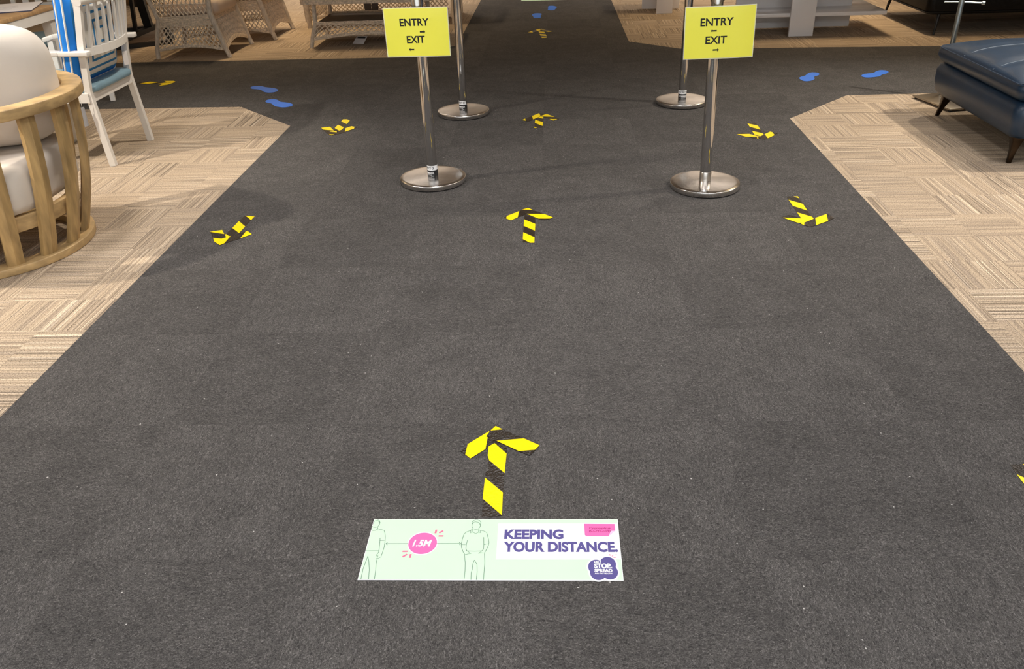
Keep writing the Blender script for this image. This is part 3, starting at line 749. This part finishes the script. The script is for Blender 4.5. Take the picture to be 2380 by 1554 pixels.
for a in [-46.5 + 21.5 * i for i in range(-6, 9)]:
    da = (a - (FACE - 180) + 180) % 360 - 180
    hi = abs(da) < 114
    if not hi: continue
    m = MB(); loops = []
    N = 9
    for j in range(N):
        f = j / (N - 1); z = .030 + (.618 - .030) * f
        rad = .378 + (.462 - .378) * f + .028 * math.sin(math.pi * f)
        c = TC * f; ca, sa = math.cos(R(a)), math.sin(R(a))
        wd, th = .033, .0135
        def P(dr, dt): return (c.x + (rad + dr) * ca - dt * sa, c.y + (rad + dr) * sa + dt * ca, z)
        loops.append([P(-th, -wd), P(th * .7, -wd), P(th * 1.35, 0), P(th * .7, wd), P(-th, wd)])
    m.loft(loops); o = m.build('slat', TEAK, t)
    for p in o.data.polygons: p.use_smooth = False
    k += 1
m = MB(); m.loft([rrect(0, 0, .365 - i, .365 - i, .235, z, 8) for z, i in ((.205, .05), (.215, .015), (.25, .0), (.36, .0), (.395, .012), (.412, .05), (.418, .15), (.42, .3))])
o = m.build('seat_cushion', CUSH, None, (-2.54, 3.36, .024)); tag(o, 'thick off-white seat cushion inside the teak armchair', 'cushion')
m = MB(); vs, fs = superq(.325, .22, .245, .50, .55, 56, 32, .016, 3)
m.sm = True; m.add(vs, fs)
o = m.build('back_cushion', CUSH, None, (-2.47, 3.445, .682)); o.rotation_euler = (R(-8), R(3), R(38)); tag(o, 'puffy off-white back cushion rising above the teak rail', 'cushion')

# ================================================================== white slat-back armchair
def slat_chair(label, loc, rz, nsl, slw, wd=.50, group='white slat-back dining armchairs'):
    t = thing('dining_armchair', label, 'chair', loc, rz, group)
    hw = wd / 2
    for sx in (-1, 1):
        p = [(sx * hw, -.005, 0), (sx * (hw - .006), .022, .385), (sx * (hw - .006), .022, .42), (sx * (hw - .004), -.008, .64), (sx * hw, -.062, .885)]
        m = MB()
        for a, b in zip(p[:-1], p[1:]): m.bar(a, b, .028, .034, (0, 1, 0))
        m.build('back_post', WHITE, t)
        m = MB(); m.bar((sx * (hw + .006), .50, 0), (sx * (hw + .004), .455, .40), .034, .036, (0, 1, 0)); m.bar((sx * (hw + .004), .455, .40), (sx * (hw + .012), .45, .605), .030, .034, (0, 1, 0)); m.build('front_leg', WHITE, t)
        m = MB(); ap = [(sx * (hw + .028), -.060, .625), (sx * (hw + .03), .10, .628), (sx * (hw + .04), .30, .640), (sx * (hw + .02), .43, .628), (sx * (hw + .005), .49, .612)]
        for a, b in zip(ap[:-1], ap[1:]): m.bar(a, b, .046, .024)
        m.build('armrest', WHITE, t, bevel=.004)
    m = MB(); m.bar((-hw, .022, .385), (hw, .022, .385), .03, .05); m.bar((-hw, .46, .385), (hw, .46, .385), .03, .05)
    for sx in (-1, 1): m.bar((sx * hw, .02, .385), (sx * hw, .46, .385), .03, .05)
    m.build('seat_frame', WHITE, t)
    m = MB(); m.loft([rrect(0, .245, hw - .004 - i, .258 - i, .05, z, 5) for z, i in ((.41, .004), (.415, 0), (.437, 0), (.448, .012), (.452, .04), (.453, .12))]); m.build('seat_pad', PAD, t)
    m = MB(); m.tube([(-hw - .018, -.064, .882)] + [(x * hw, -.066 - .030 * (1 - x * x), .884) for x in (-1, -.75, -.5, -.25, 0, .25, .5, .75, 1)] + [(hw + .018, -.064, .882)], .024, 14); m.build('top_rail', WHITE, t)
    m = MB(); xs = [-1, -.75, -.5, -.25, 0, .25, .5, .75, 1]; bow = lambda x: -.008 - .055 * (1 - x * x)
    for a, b in zip(xs[:-1], xs[1:]): m.bar((a * hw, bow(a), .622), (b * hw, bow(b), .622), .026, .040)
    m.build('lower_rail', WHITE, t)
    for i in range(nsl):
        x = -1 + 2 * (i + 1) / (nsl + 1)
        MB().bar((x * hw, bow(x), .645), (x * hw, -.066 - .030 * (1 - x * x), .875), slw, .012, (0, 1, 0)).build('back_slat', WHITE, t)
    return t
slat_chair('white slat-back armchair with blue-grey seat pad and a patterned pillow', (-2.545, 4.745, 0), R(90), 7, .019)
slat_chair('white broad-slatted armchair across the corner of the wooden table', (-3.72, 6.42, 0), R(200), 6, .042, .56)
# patterned pillow
def pillow_mat():
    m = bpy.data.materials.new('pillow_print'); m.use_nodes = True; nt = m.node_tree; L = nt.links.new; N = nt.nodes.new
    b = nt.nodes['Principled BSDF']; b.inputs['Roughness'].default_value = .85
    tc = N('ShaderNodeTexCoord'); sp = N('ShaderNodeSeparateXYZ'); L(tc.outputs['Object'], sp.inputs[0])
    def ab(sock, off):
        a = N('ShaderNodeMath'); a.operation = 'ADD'; L(sock, a.inputs[0]); a.inputs[1].default_value = off
        c = N('ShaderNodeMath'); c.operation = 'ABSOLUTE'; L(a.outputs[0], c.inputs[0]); return c.outputs[0]
    mx = N('ShaderNodeMath'); mx.operation = 'MAXIMUM'; L(ab(sp.outputs[0], 0.0), mx.inputs[0]); L(ab(sp.outputs[2], 0.0), mx.inputs[1])
    ml = N('ShaderNodeMath'); ml.operation = 'MULTIPLY'; L(mx.outputs[0], ml.inputs[0]); ml.inputs[1].default_value = 23.0
    fr = N('ShaderNodeMath'); fr.operation = 'FRACT'; L(ml.outputs[0], fr.inputs[0])
    gt = N('ShaderNodeMath'); gt.operation = 'GREATER_THAN'; L(fr.outputs[0], gt.inputs[0]); gt.inputs[1].default_value = .68
    mi = N('ShaderNodeMix'); mi.data_type = 'RGBA'; L(gt.outputs[0], mi.inputs[0])
    mi.inputs[6].default_value = (*srgb(222, 218, 210), 1); mi.inputs[7].default_value = (*srgb(34, 118, 176), 1)
    L(mi.outputs[2], b.inputs['Base Color']); return m
t = thing('pillow', 'blue sided square pillow with nested-square print and white piping', 'pillow', (-2.634, 4.712, .456))
t.rotation_euler = (R(8), 0, R(90))
hs = .245
m = MB(); mm = .072
lo = []
prof = [(-.085, .10), (-.078, .03), (-.072, .0), (.072, .0), (.078, .03), (.085, .10)]
def sq(ins, y, bul=0):
    out = []
    for (x, z, _) in rrect(0, 0, hs - ins, hs - ins, .05 * (1 - ins * 2), 0, 6):
        out.append((x, y, z + hs))
    return out
g = MB(); g.loft([sq(0, -.018), sq(-.004, -.008), sq(-.004, .008), sq(0, .018)], False, False); g.build('gusset', PILB, t)
for sgn in (-1, 1):
    f = MB(); lp = [sq(0, sgn * .018), sq(.014, sgn * .034), sq(.028, sgn * .045)]
    f.loft(lp if sgn > 0 else lp[::-1], False, False); f.build('face_border', PILB, t)
    f = MB(); lp = [sq(.028, sgn * .045), sq(.07, sgn * .068), sq(.12, sgn * .080), sq(.2, sgn * .086)]
    f.loft(lp if sgn > 0 else lp[::-1], sgn < 0, sgn > 0)
    o = f.build('printed_face', None, t); o.data.materials.clear(); o.data.materials.append(pillow_mat() if sgn < 0 else bpy.data.materials['pillow_print'])
    for v in o.data.vertices: v.co.z -= hs
    o.location.z = hs
    p = MB(); p.tube([Vector(q) for q in sq(-.001, sgn * .018)], .0052, 8, True); p.build('piping', PIPE, t)
# swing tags on the white chair
def swing_tag(label, top, w_, h_, rz, tilt, m_):
    t = thing('price_tag', label, 'tag', top); t.rotation_euler = (R(tilt), 0, rz)
    MB().tube([(0, 0, 0), (.002, 0, -.03), (0, 0, -.06)], .0012, 5).build('string', PIPE, t)
    MB().box(-w_ / 2, w_ / 2, -.0008, .0008, -.06 - h_, -.055).build('card', m_, t)
swing_tag('pale price tag hanging under the patterned pillow on the white chair', (-2.535, 4.952, .60), .036, .075, R(70), 6, PAPER)
swing_tag('grey price tag hanging below the seat of the white chair', (-2.60, 4.452, .40), .026, .10, R(62), 3, mat('tag_grey', srgb(176, 178, 184), .6))

# ================================================================== wooden topped table + brochure
t = thing('dining_table', 'white framed dining table with a wooden top', 'table', (-3.99, 4.885, 0))
ex, ey0, ey1 = .665, -.95, .86
for i in range(6):
    x0 = -.665 + 1.33 * i / 6
    MB().box(x0 + .001, x0 + 1.33 / 6 - .001, ey0, ey1, .688, .713).build('plank', TABW, t, bevel=.002)
m = MB()
for sx in (-1, 1): m.box(sx * .645 - .012, sx * .645 + .012, ey0 + .03, ey1 - .03, .628, .687)
for yy in (ey0 + .03, ey1 - .03): m.box(-.645, .645, yy - .012, yy + .012, .628, .687)
m.build('apron', WHITE, t)
for sx in (-1, 1):
    for yy in (ey0 + .06, ey1 - .06): MB().bar((sx * .61, yy, 0), (sx * .61, yy, .686), .06, .06).build('leg', WHITE, t)
t = thing('brochure', 'white printed brochure lying on the wooden table', 'brochure', fl(28, 20, .714), R(20))
MB().box(-.15, .15, -.21, .21, 0, .006).build('pages', PAPERD, t)
MB().box(-.152, .152, -.212, .212, .006, .0085).build('cover', PAPER, t)
for i in range(5): MB().box(-.09, .02 + .012 * (i % 3), -.10 + .035 * i, -.094 + .035 * i, .0085, .0088).build('print_line', mat('print_grey', srgb(190, 186, 190), .6), t)

# ================================================================== black trestle
t = thing('trestle_frame', 'black steel trestle frame with floor bars behind the white chair', 'trestle', (-4.33, 8.7, 0))
MB().bar((.0, -.50, .022), (-.01, .55, .022), .075, .044).build('floor_bar', BLKM, t)
MB().bar((.02, -.70, .018), (.56, -.36, .018), .07, .036).build('floor_bar', BLKM, t)
MB().bar((-.30, .34, .018), (-.01, .52, .018), .06, .036).build('floor_bar', BLKM, t)
MB().bar((-.06, .21, .04), (.02, .21, .74), .035, .035, (0, 1, 0)).build('leg', BLKM, t)
MB().bar((-.01, .42, .04), (-.05, .38, .74), .085, .05, (0, 1, 0)).build('leg', BLKM, t)
MB().bar((.56, -.36, .03), (.2, .0, .74), .05, .05, (0, 1, 0)).build('leg', BLKM, t)
MB().box(-.45, .55, -.75, .75, .74, .77).build('top', TABW, t)
o = MB().box(-.85, .85, -.6, .6, 0, .34).build('display_plinth', PLINTH, None, (-5.65, 11.75, 0), bevel=.006); tag(o, 'low timber display plinth by the back wall', 'plinth')
t = thing('bench', 'black legged bench standing before the timber plinth', 'bench', (-5.35, 10.98, 0))
for x in (-.55, .05): MB().bar((x, 0, 0), (x, 0, .42), .10, .05, (0, 1, 0)).build('leg', BLKM, t)
MB().box(-.7, .2, -.12, .12, .42, .46).build('seat', BLKM, t)

# ================================================================== wicker furniture
def lattice(mb, P, nu, run, rad=.0042, seg=5):
    """two families of diagonal canes over the patch P(u,v)"""
    for s_ in (1, -1):
        for k in range(-run, nu + run + 1):
            pts = []
            for j in range(seg + 1):
                v = j / seg; u = (k + s_ * run * (v - .5)) / nu
                if -.001 <= u <= 1.001: pts.append(P(min(1, max(0, u)), v))
            if len(pts) > 1: mb.tube(pts, rad, 5)
def weave(mb, P, n, rad, seg=10):
    """close horizontal canes"""
    for i in range(n):
        v = (i + .5) / n
        mb.tube([P(j / seg, v) + Vector((0, 0, .0015 * math.sin(j * 2.6 + i * 3.1))) for j in range(seg + 1)], rad, 5)
V3 = Vector
def wicker_chair(label, loc, rz=0):
    """local: front faces +x, side we see at y=0, depth x -.68..0, width y 0..w"""
    W_, D_ = .62, .66
    t = thing('wicker_armchair', label, 'armchair', loc, rz, 'wicker lounge armchairs')
    fx = lambda z: -.012 - .10 * min(1, z / .38) if z < .38 else -.112 + .05 * (z - .38)
    bx = lambda z: -.672 + .085 * min(1, (z / .33) ** 1.3) if z < .33 else -.587 - .42 * (z - .33) ** 1.25
    arch = lambda u, amp, z0: z0 + amp * math.sin(math.pi * u)
    for y in (0, W_):
        m = MB(); m.tube([V3((-.005, y, 0)), V3((fx(.07), y, .07))], .021, 12); m.build('leg', WICKP, t)
        m = MB(); m.tube([V3((-.668, y, 0)), V3((bx(.07), y, .07))], .021, 12); m.build('leg', WICKP, t)
        m = MB(); m.tube([V3((fx(z), y, z)) for z in (.06, .15, .25, .37, .5, .62)], [.022, .023, .025, .026, .024, .022], 12); m.build('front_post', WICKP, t)
        m = MB(); m.tube([V3((bx(z), y, z)) for z in (.06, .15, .25, .33, .42, .55, .72, .88)], .019, 12); m.build('back_post', WICKP, t)
        side = lambda za, zb: (lambda u, v: V3((bx(za(u) + (zb(u) - za(u)) * v) * (1 - u) + fx(za(u) + (zb(u) - za(u)) * v) * u, y, za(u) + (zb(u) - za(u)) * v)))
        m = MB(); lattice(m, side(lambda u: arch(u, .035, .082), lambda u: .262 + .014 * u), 14, 3, .0056); m.build('side_lattice', WICK, t, kind='stuff')
        m = MB(); weave(m, side(lambda u: .262 + .014 * u, lambda u: .352 + .016 * u), 11, .0046); m.build('seat_band', WICK, t, kind='stuff')
        m = MB(); lattice(m, side(lambda u: .354 + .016 * u, lambda u: .56 + .03 * u), 13, 3, .0056); m.build('arm_lattice', WICK, t, kind='stuff')
        m = MB(); weave(m, side(lambda u: arch(u, .035, .058), lambda u: arch(u, .035, .082)), 4, .0050); m.build('apron', WICK, t, kind='stuff')
        m = MB(); m.tube([side(lambda u: .455, lambda u: .5)(j / 8, 0) for j in range(9)], .006, 6); m.build('cane_rail', WICK, t)
        m = MB(); m.tube([V3((bx(.6), y, .60)), V3((-.35, y - .02 if y == 0 else y + .02, .635)), V3((.0, y, .62)), V3((.03, y, .58))], .03, 12); m.build('arm_roll', WICKP, t)
    ff = lambda za, zb: (lambda u, v: V3((fx(za(u) + (zb(u) - za(u)) * v), W_ * u, za(u) + (zb(u) - za(u)) * v)))
    m = MB(); lattice(m, ff(lambda u: arch(u, .06, .085), lambda u: .315), 30, 2, .0042, 4); m.build('front_lattice', WICK, t, kind='stuff')
    m = MB(); weave(m, ff(lambda u: arch(u, .06, .052), lambda u: arch(u, .06, .085)), 5, .0050); m.build('front_apron', WICK, t, kind='stuff')
    m = MB(); weave(m, ff(lambda u: .315, lambda u: .352), 5, .0046); m.build('front_band', WICK, t, kind='stuff')
    m = MB(); lattice(m, lambda u, v: V3((bx(.30 + .55 * v), W_ * u, .30 + .55 * v)), 16, 8); m.build('back_lattice', WICK, t, kind='stuff')
    m = MB(); m.box(bx(.33) + .02, -.11, .02, W_ - .02, .335, .352); m.build('seat_deck', WICKP, t)
    return t
wicker_chair('wicker armchair nearer the cross aisle with diamond lattice sides', (-2.918, 7.572, 0))
wicker_chair('wicker armchair farther from the cross aisle beside the wicker coffee table', (-2.742, 8.385, 0))
for nm, (x, y) in (('putty seat cushion on the wicker armchair nearer the cross aisle', (-2.918, 7.572)), ('putty seat cushion on the wicker armchair beside the coffee table', (-2.742, 8.385))):
    m = MB(); m.loft([rrect(-.30, .31, .245 - i, .28 - i, .07, z, 6) for z, i in ((.354, .03), (.362, .01), (.39, -.004), (.45, -.004), (.475, .012), (.488, .05), (.492, .15))])
    o = m.build('seat_cushion', WCUSH, None, (x, y, 0)); tag(o, nm, 'cushion')
# coffee table
t = thing('coffee_table', 'wicker coffee table with a lower shelf and lattice apron', 'coffee table', (-1.72, 8.22, 0))
hx, hy = .545, .31
m = MB(); m.loft([rrect(0, 0, hx + .05 - i, hy + .03 - i, .07, z, 6) for z, i in ((.378, .02), (.384, .004), (.395, 0), (.415, 0), (.426, .01), (.43, .03), (.43, .2))]); m.build('top', WICKP, t)
for k_ in range(5):
    m = MB(); m.tube([V3(p) for p in rrect(0, 0, hx + .052, hy + .032, .07, .384 + .010 * k_, 6)], .0058, 6, True); m.build('edge_wrap', WICK, t)
for sx in (-1, 1):
    for sy in (-1, 1):
        m = MB(); m.tube([V3((sx * (hx + .005), sy * hy, 0)), V3((sx * (hx - .015), sy * (hy - .005), .08)), V3((sx * (hx - .06), sy * (hy - .015), .21)), V3((sx * (hx - .065), sy * (hy - .02), .38))], [.018, .021, .021, .021], 12); m.build('leg', WICKP, t)
m = MB(); m.box(-hx + .06, hx - .06, -hy + .02, hy - .02, .195, .21); m.build('shelf', mat('shelf_weave', srgb(110, 98, 84), .8, var=.2, vscale=70, bump=.3, bscale=180), t)
for sy in (-1, 1):
    m = MB(); weave(m, lambda u, v: V3(((-hx + .05) * (1 - u) + (hx - .05) * u, sy * hy, .196 + .032 * v)), 3, .0062, 16); m.build('shelf_edge', WICK, t, kind='stuff')
    ar = lambda u: .062 + .045 * math.sin(math.pi * u)
    m = MB(); lattice(m, lambda u, v: V3(((2 * u - 1) * (hx - .015 - .04 * v), sy * (hy + .0), ar(u) + .025 + (.195 - ar(u) - .025) * v)), 20, 2, .0052); m.build('lattice', WICK, t, kind='stuff')
    m = MB(); weave(m, lambda u, v: V3(((2 * u - 1) * (hx - .01), sy * hy, ar(u) + .026 * v)), 4, .0055, 16); m.build('apron', WICK, t, kind='stuff')
for sx in (-1, 1):
    ar = lambda u: .062 + .03 * math.sin(math.pi * u)
    m = MB(); lattice(m, lambda u, v: V3((sx * (hx - .015 - .045 * v), (2 * u - 1) * (hy - .02), ar(u) + .02 + (.195 - ar(u) - .02) * v)), 12, 2); m.build('end_lattice', WICK, t, kind='stuff')
    m = MB(); weave(m, lambda u, v: V3((sx * (hx - .01), (2 * u - 1) * (hy - .02), ar(u) + .026 * v)), 4, .0055, 8); m.build('end_apron', WICK, t, kind='stuff')
# sofa behind it
t = thing('wicker_sofa', 'long wicker sofa with lattice front behind the coffee table', 'sofa', (-1.81, 9.03, 0))
sw = .765
for sx in (-1, 1):
    m = MB(); m.tube([V3((sx * sw, 0, 0)), V3((sx * sw, 0, .07))], .024, 12); m.build('leg', WICKP, t)
    m = MB(); m.tube([V3((sx * sw, .72, 0)), V3((sx * sw, .72, .07))], .022, 12); m.build('leg', WICKP, t)
    m = MB(); m.tube([V3((sx * (sw + .005), 0, .06)), V3((sx * (sw + .01), 0, .3)), V3((sx * (sw + .02), 0, .6))], .032, 12); m.build('front_post', WICKP, t)
    m = MB(); m.tube([V3((sx * sw, .72, .06)), V3((sx * sw, .80, .9))], .022, 12); m.build('back_post', WICKP, t)
    m = MB(); lattice(m, lambda u, v: V3((sx * sw, .72 * u, .09 + .47 * v)), 16, 8); m.build('side_lattice', WICK, t, kind='stuff')
    m = MB(); weave(m, lambda u, v: V3((sx * sw, .72 * u, .06 + .03 * v)), 4, .006); m.build('side_apron', WICK, t, kind='stuff')
    m = MB(); m.tube([V3((sx * (sw + .01), -.04, .60)), V3((sx * (sw + .01), .4, .63)), V3((sx * sw, .78, .62))], .04, 12); m.build('arm_roll', WICKP, t)
ar = lambda u: .072 + .05 * math.sin(math.pi * u) ** .7
m = MB(); lattice(m, lambda u, v: V3(((2 * u - 1) * (sw - .03), 0, ar(u) + .022 + (.34 - ar(u) - .022) * v)), 32, 5, .0056); m.build('front_lattice', WICK, t, kind='stuff')
m = MB(); weave(m, lambda u, v: V3(((2 * u - 1) * (sw - .02), 0, ar(u) + .024 * v)), 4, .0058, 16); m.build('front_apron', WICK, t, kind='stuff')
m = MB(); weave(m, lambda u, v: V3(((2 * u - 1) * (sw - .02), 0, .34 + .04 * v)), 4, .0058, 16); m.build('front_band', WICK, t, kind='stuff')
MB().box(-sw + .03, sw - .03, .02, .70, .34, .365).build('seat_deck', WICKP, t)
m = MB(); lattice(m, lambda u, v: V3(((2 * u - 1) * (sw - .02), .72 + .1 * v, .36 + .52 * v)), 36, 8); m.build('back_lattice', WICK, t, kind='stuff')
m = MB(); m.tube([V3((-sw, .81, .9)), V3((sw, .81, .9))], .035, 12); m.build('top_roll', WICKP, t)
for i, nm in ((-1, 'putty sofa cushion at the armchair end of the wicker sofa'), (1, 'putty sofa cushion at the aisle end of the wicker sofa')):
    m = MB(); m.loft([rrect(0, 0, .355 - q, .32 - q, .07, z, 6) for z, q in ((.0, .03), (.01, .008), (.04, 0), (.10, 0), (.125, .02), (.135, .06), (.137, .2))])
    o = m.build('sofa_cushion', WCUSH, None, (-1.81 + i * .362, 9.375, .366)); tag(o, nm, 'cushion')
t = thing('fabric_swatch', 'dark grey folded fabric swatch hanging on the wicker sofa front', 'swatch', (-1.895, 9.012, .15))
for i in (-1, 1): MB().box(i * .037 - .036, i * .037 + .036, -.008, -.003, 0, .20).build('leaf', DKCARD, t, bevel=.002)
t = thing('fallen_tag', 'white paper price tag lying on the carpet before the coffee table', 'tag', (-1.835, 8.055, .032)); t.rotation_euler = (R(42), R(-4), R(-36))
MB().box(-.075, .075, -.045, .045, .004, .006).build('card', PAPER, t)
MB().box(-.05, .06, .018, .030, .006, .0064).build('printed_line', INK, t)

# ================================================================== white display tables
def cross_table(label, loc, fw, bw0, bw1, depth, shelf=None, top=.43):
    t = thing('display_table', label, 'table', loc, 0, None)
    MB().box(-fw / 2, fw / 2, 0, .035, 0, top).build('front_panel', WSHELF, t, bevel=.002)
    MB().box(bw0, bw1, depth, depth + .035, .012, top).build('cross_panel', WSHELF, t, bevel=.002)
    MB().box(-fw / 2, fw / 2, depth * 2, depth * 2 + .035, 0, top).build('rear_panel', WSHELF, t, bevel=.002)
    if shelf:
        x0, x1, z0, z1 = shelf
        MB().box(x0, x1, .036, depth - .001, z0, z1).build('shelf', WSHELF, t, bevel=.002)
        MB().box(bw1 + .001, x1, depth - .001, depth * 2, z0, z1).build('shelf', WSHELF, t, bevel=.002)
        MB().box(x0, x1, .0, depth * 2, top, top + .035).build('top', WSHELF, t, bevel=.002)
    else:
        MB().box(bw0 - .1, bw1 + .1, 0, depth * 2 + .035, top, top + .035).build('top', WSHELF, t, bevel=.002)
    return t
cross_table('glossy white display table with a wide low shelf between crossed panels', (2.2255, 7.868, 0), .217, -.525, .545, .385, (-.74, .75, .161, .194))
cross_table('small glossy white pedestal table standing at the narrow aisle edge', (1.17, 9.337, 0), .170, -.212, .193, .265)

# ================================================================== black sofa at the right
t = thing('leather_sofa', 'black leather sofa on thin splayed legs', 'sofa', (3.30, 7.78, 0))
m = MB(); m.loft([rrect(.85, .62, .87 - i, .62 - i, .06, z, 6) for z, i in ((.165, .03), (.172, .01), (.20, 0), (.36, 0), (.385, .01), (.40, .04))]); m.build('frame', LEATHB, t)
m = MB(); m.tube([V3(p) for p in rrect(.85, .62, .872, .622, .06, .183, 6)], .006, 6, True); m.build('welt', LEATHB, t)
m = MB(); m.loft([rrect(.85, 1.12, .86 - i, .13 - i, .06, z, 6) for z, i in ((.38, .01), (.40, 0), (.78, .01), (.80, .05))]); m.build('backrest', LEATHB, t)
m = MB(); m.loft([rrect(.09, .6, .10 - i, .56 - i, .05, z, 6) for z, i in ((.38, .01), (.40, 0), (.58, .01), (.60, .04))]); m.build('armrest', LEATHB, t)
m = MB(); m.loft([rrect(.95, .48, .72 - i, .46 - i, .06, z, 6) for z, i in ((.395, .01), (.42, 0), (.48, .0), (.50, .03), (.505, .1))]); m.build('seat_cushion', LEATHB, t)
for x, y in ((.10, .02), (1.6, .02), (.10, 1.18), (1.6, 1.18)):
    m = MB(); m.tube([V3((x - .035 if x < 1 else x + .035, y - .03 if y < 1 else y + .03, 0)), V3((x, y + .02, .168))], [.009, .018], 12); m.build('leg', BLKM, t)

# ================================================================== navy leather ottoman
OX, OY = 2.84, 4.71
t = thing('ottoman', 'navy leather ottoman with padded lid on tapered bronze legs', 'ottoman', (OX, OY, 0))
hx, hy = .53, .53
m = MB(); m.loft([rrect(0, 0, hx - i, hy - i, .06, z, 8) for z, i in ((.132, .06), (.138, .03), (.16, .012), (.22, .002), (.28, .002), (.31, .014), (.322, .04))]); m.build('body', LEATH, t)
def lidz(x, y):
    a = max(0, 1 - abs(x / hx) ** 3.2) ; b = max(0, 1 - abs(y / hy) ** 3.2)
    dip = sum(.009 * math.exp(-((y - s_) / .04) ** 2) for s_ in (-.175, .175))
    return .405 + .078 * (a * b) ** .55 - dip * (a > .2)
m = MB(); m.loft([rrect(0, 0, hx - i, hy - i, .07, z, 8) for z, i in ((.316, .05), (.322, .026), (.338, .006), (.365, -.008), (.39, -.006), (.405, 0))], True, False)
G = 40; vs = []
def sqd(u, v):     # square grid pulled to the rounded outline
    rad = .07; x, y = u * hx, v * hy
    kx, ky = abs(x) - (hx - rad), abs(y) - (hy - rad)
    if kx > 0 and ky > 0:
        mx_ = max(kx, ky); d = math.hypot(kx, ky); f = mx_ / d
        x = math.copysign(hx - rad + kx * f, x); y = math.copysign(hy - rad + ky * f, y)
    return x, y
for j in range(G + 1):
    for i in range(G + 1):
        e = lambda q: math.copysign(1 - (1 - abs(q)) ** 1.5, q)
        x, y = sqd(e(2 * i / G - 1), e(2 * j / G - 1)); vs.append((x, y, lidz(x, y)))
m.sm = True; m.add(vs, [(j * (G + 1) + i, j * (G + 1) + i + 1, (j + 1) * (G + 1) + i + 1, (j + 1) * (G + 1) + i) for j in range(G) for i in range(G)])
m.build('lid', LEATH, t)
m = MB(); m.tube([V3(p) for p in rrect(0, 0, hx + .001, hy + .001, .07, .405, 8)], .0042, 6, True); m.build('piping', LEATH, t)
for sy in (-.175, .175):
    m = MB(); m.tube([V3((x * hx, sy, lidz(x * hx, sy) + .0022)) for x in [-.995 + 1.99 * k / 30 for k in range(31)]], .0022, 6); m.build('seam', STITCH, t)
for x in (-1, 1):
    for y in (-1, 1):
        m = MB()
        a = V3((x * .475, y * .462, 0)); b = V3((x * .445, y * .43, .140))
        loops = []
        for p, hw_ in ((a, .011), (a.lerp(b, .45), .016), (a.lerp(b, .8), .026), (b, .045)):
            loops.append([(p.x - hw_, p.y - hw_ * .8, p.z), (p.x + hw_, p.y - hw_ * .8, p.z), (p.x + hw_, p.y + hw_ * .8, p.z), (p.x - hw_, p.y + hw_ * .8, p.z)])
        m.loft(loops); o = m.build('leg', BRONZE, t, bevel=.003)

# ================================================================== steel stand behind the ottoman
t = thing('metal_stand', 'steel post stand with a knobbed side arm on a flat square plate', 'stand', (2.56, 5.57, 0), R(14))
MB().box(-.17, .20, -.30, .08, .010, .020).build('base_plate', PLATE, t, bevel=.002)
for x in (-.15, .18):
    for y in (-.28, .06): MB().lathe([(0, 0), (.012, 0), (.012, .010), (0, .010)], c=(x, y, 0), n=16).build('foot', RUBBER, t)
m = MB(); m.tube([(.0, .02, .02), (.0, .02, .80)], .016, 20); m.build('post', STEEL, t)
m = MB(); m.tube([(.0, .02, .597), (.11, -.03, .592)], .005, 10); a_ = m.build('side_arm', STEEL, t)
m = MB(); m.tube([(.108, -.029, .592), (.122, -.035, .5915)], .012, 16); m.build('knob', STEEL, a_)
m = MB(); m.tube([(.0, .02, .597), (-.10, .05, .60)], .005, 10); m.build('side_arm', STEEL, t)
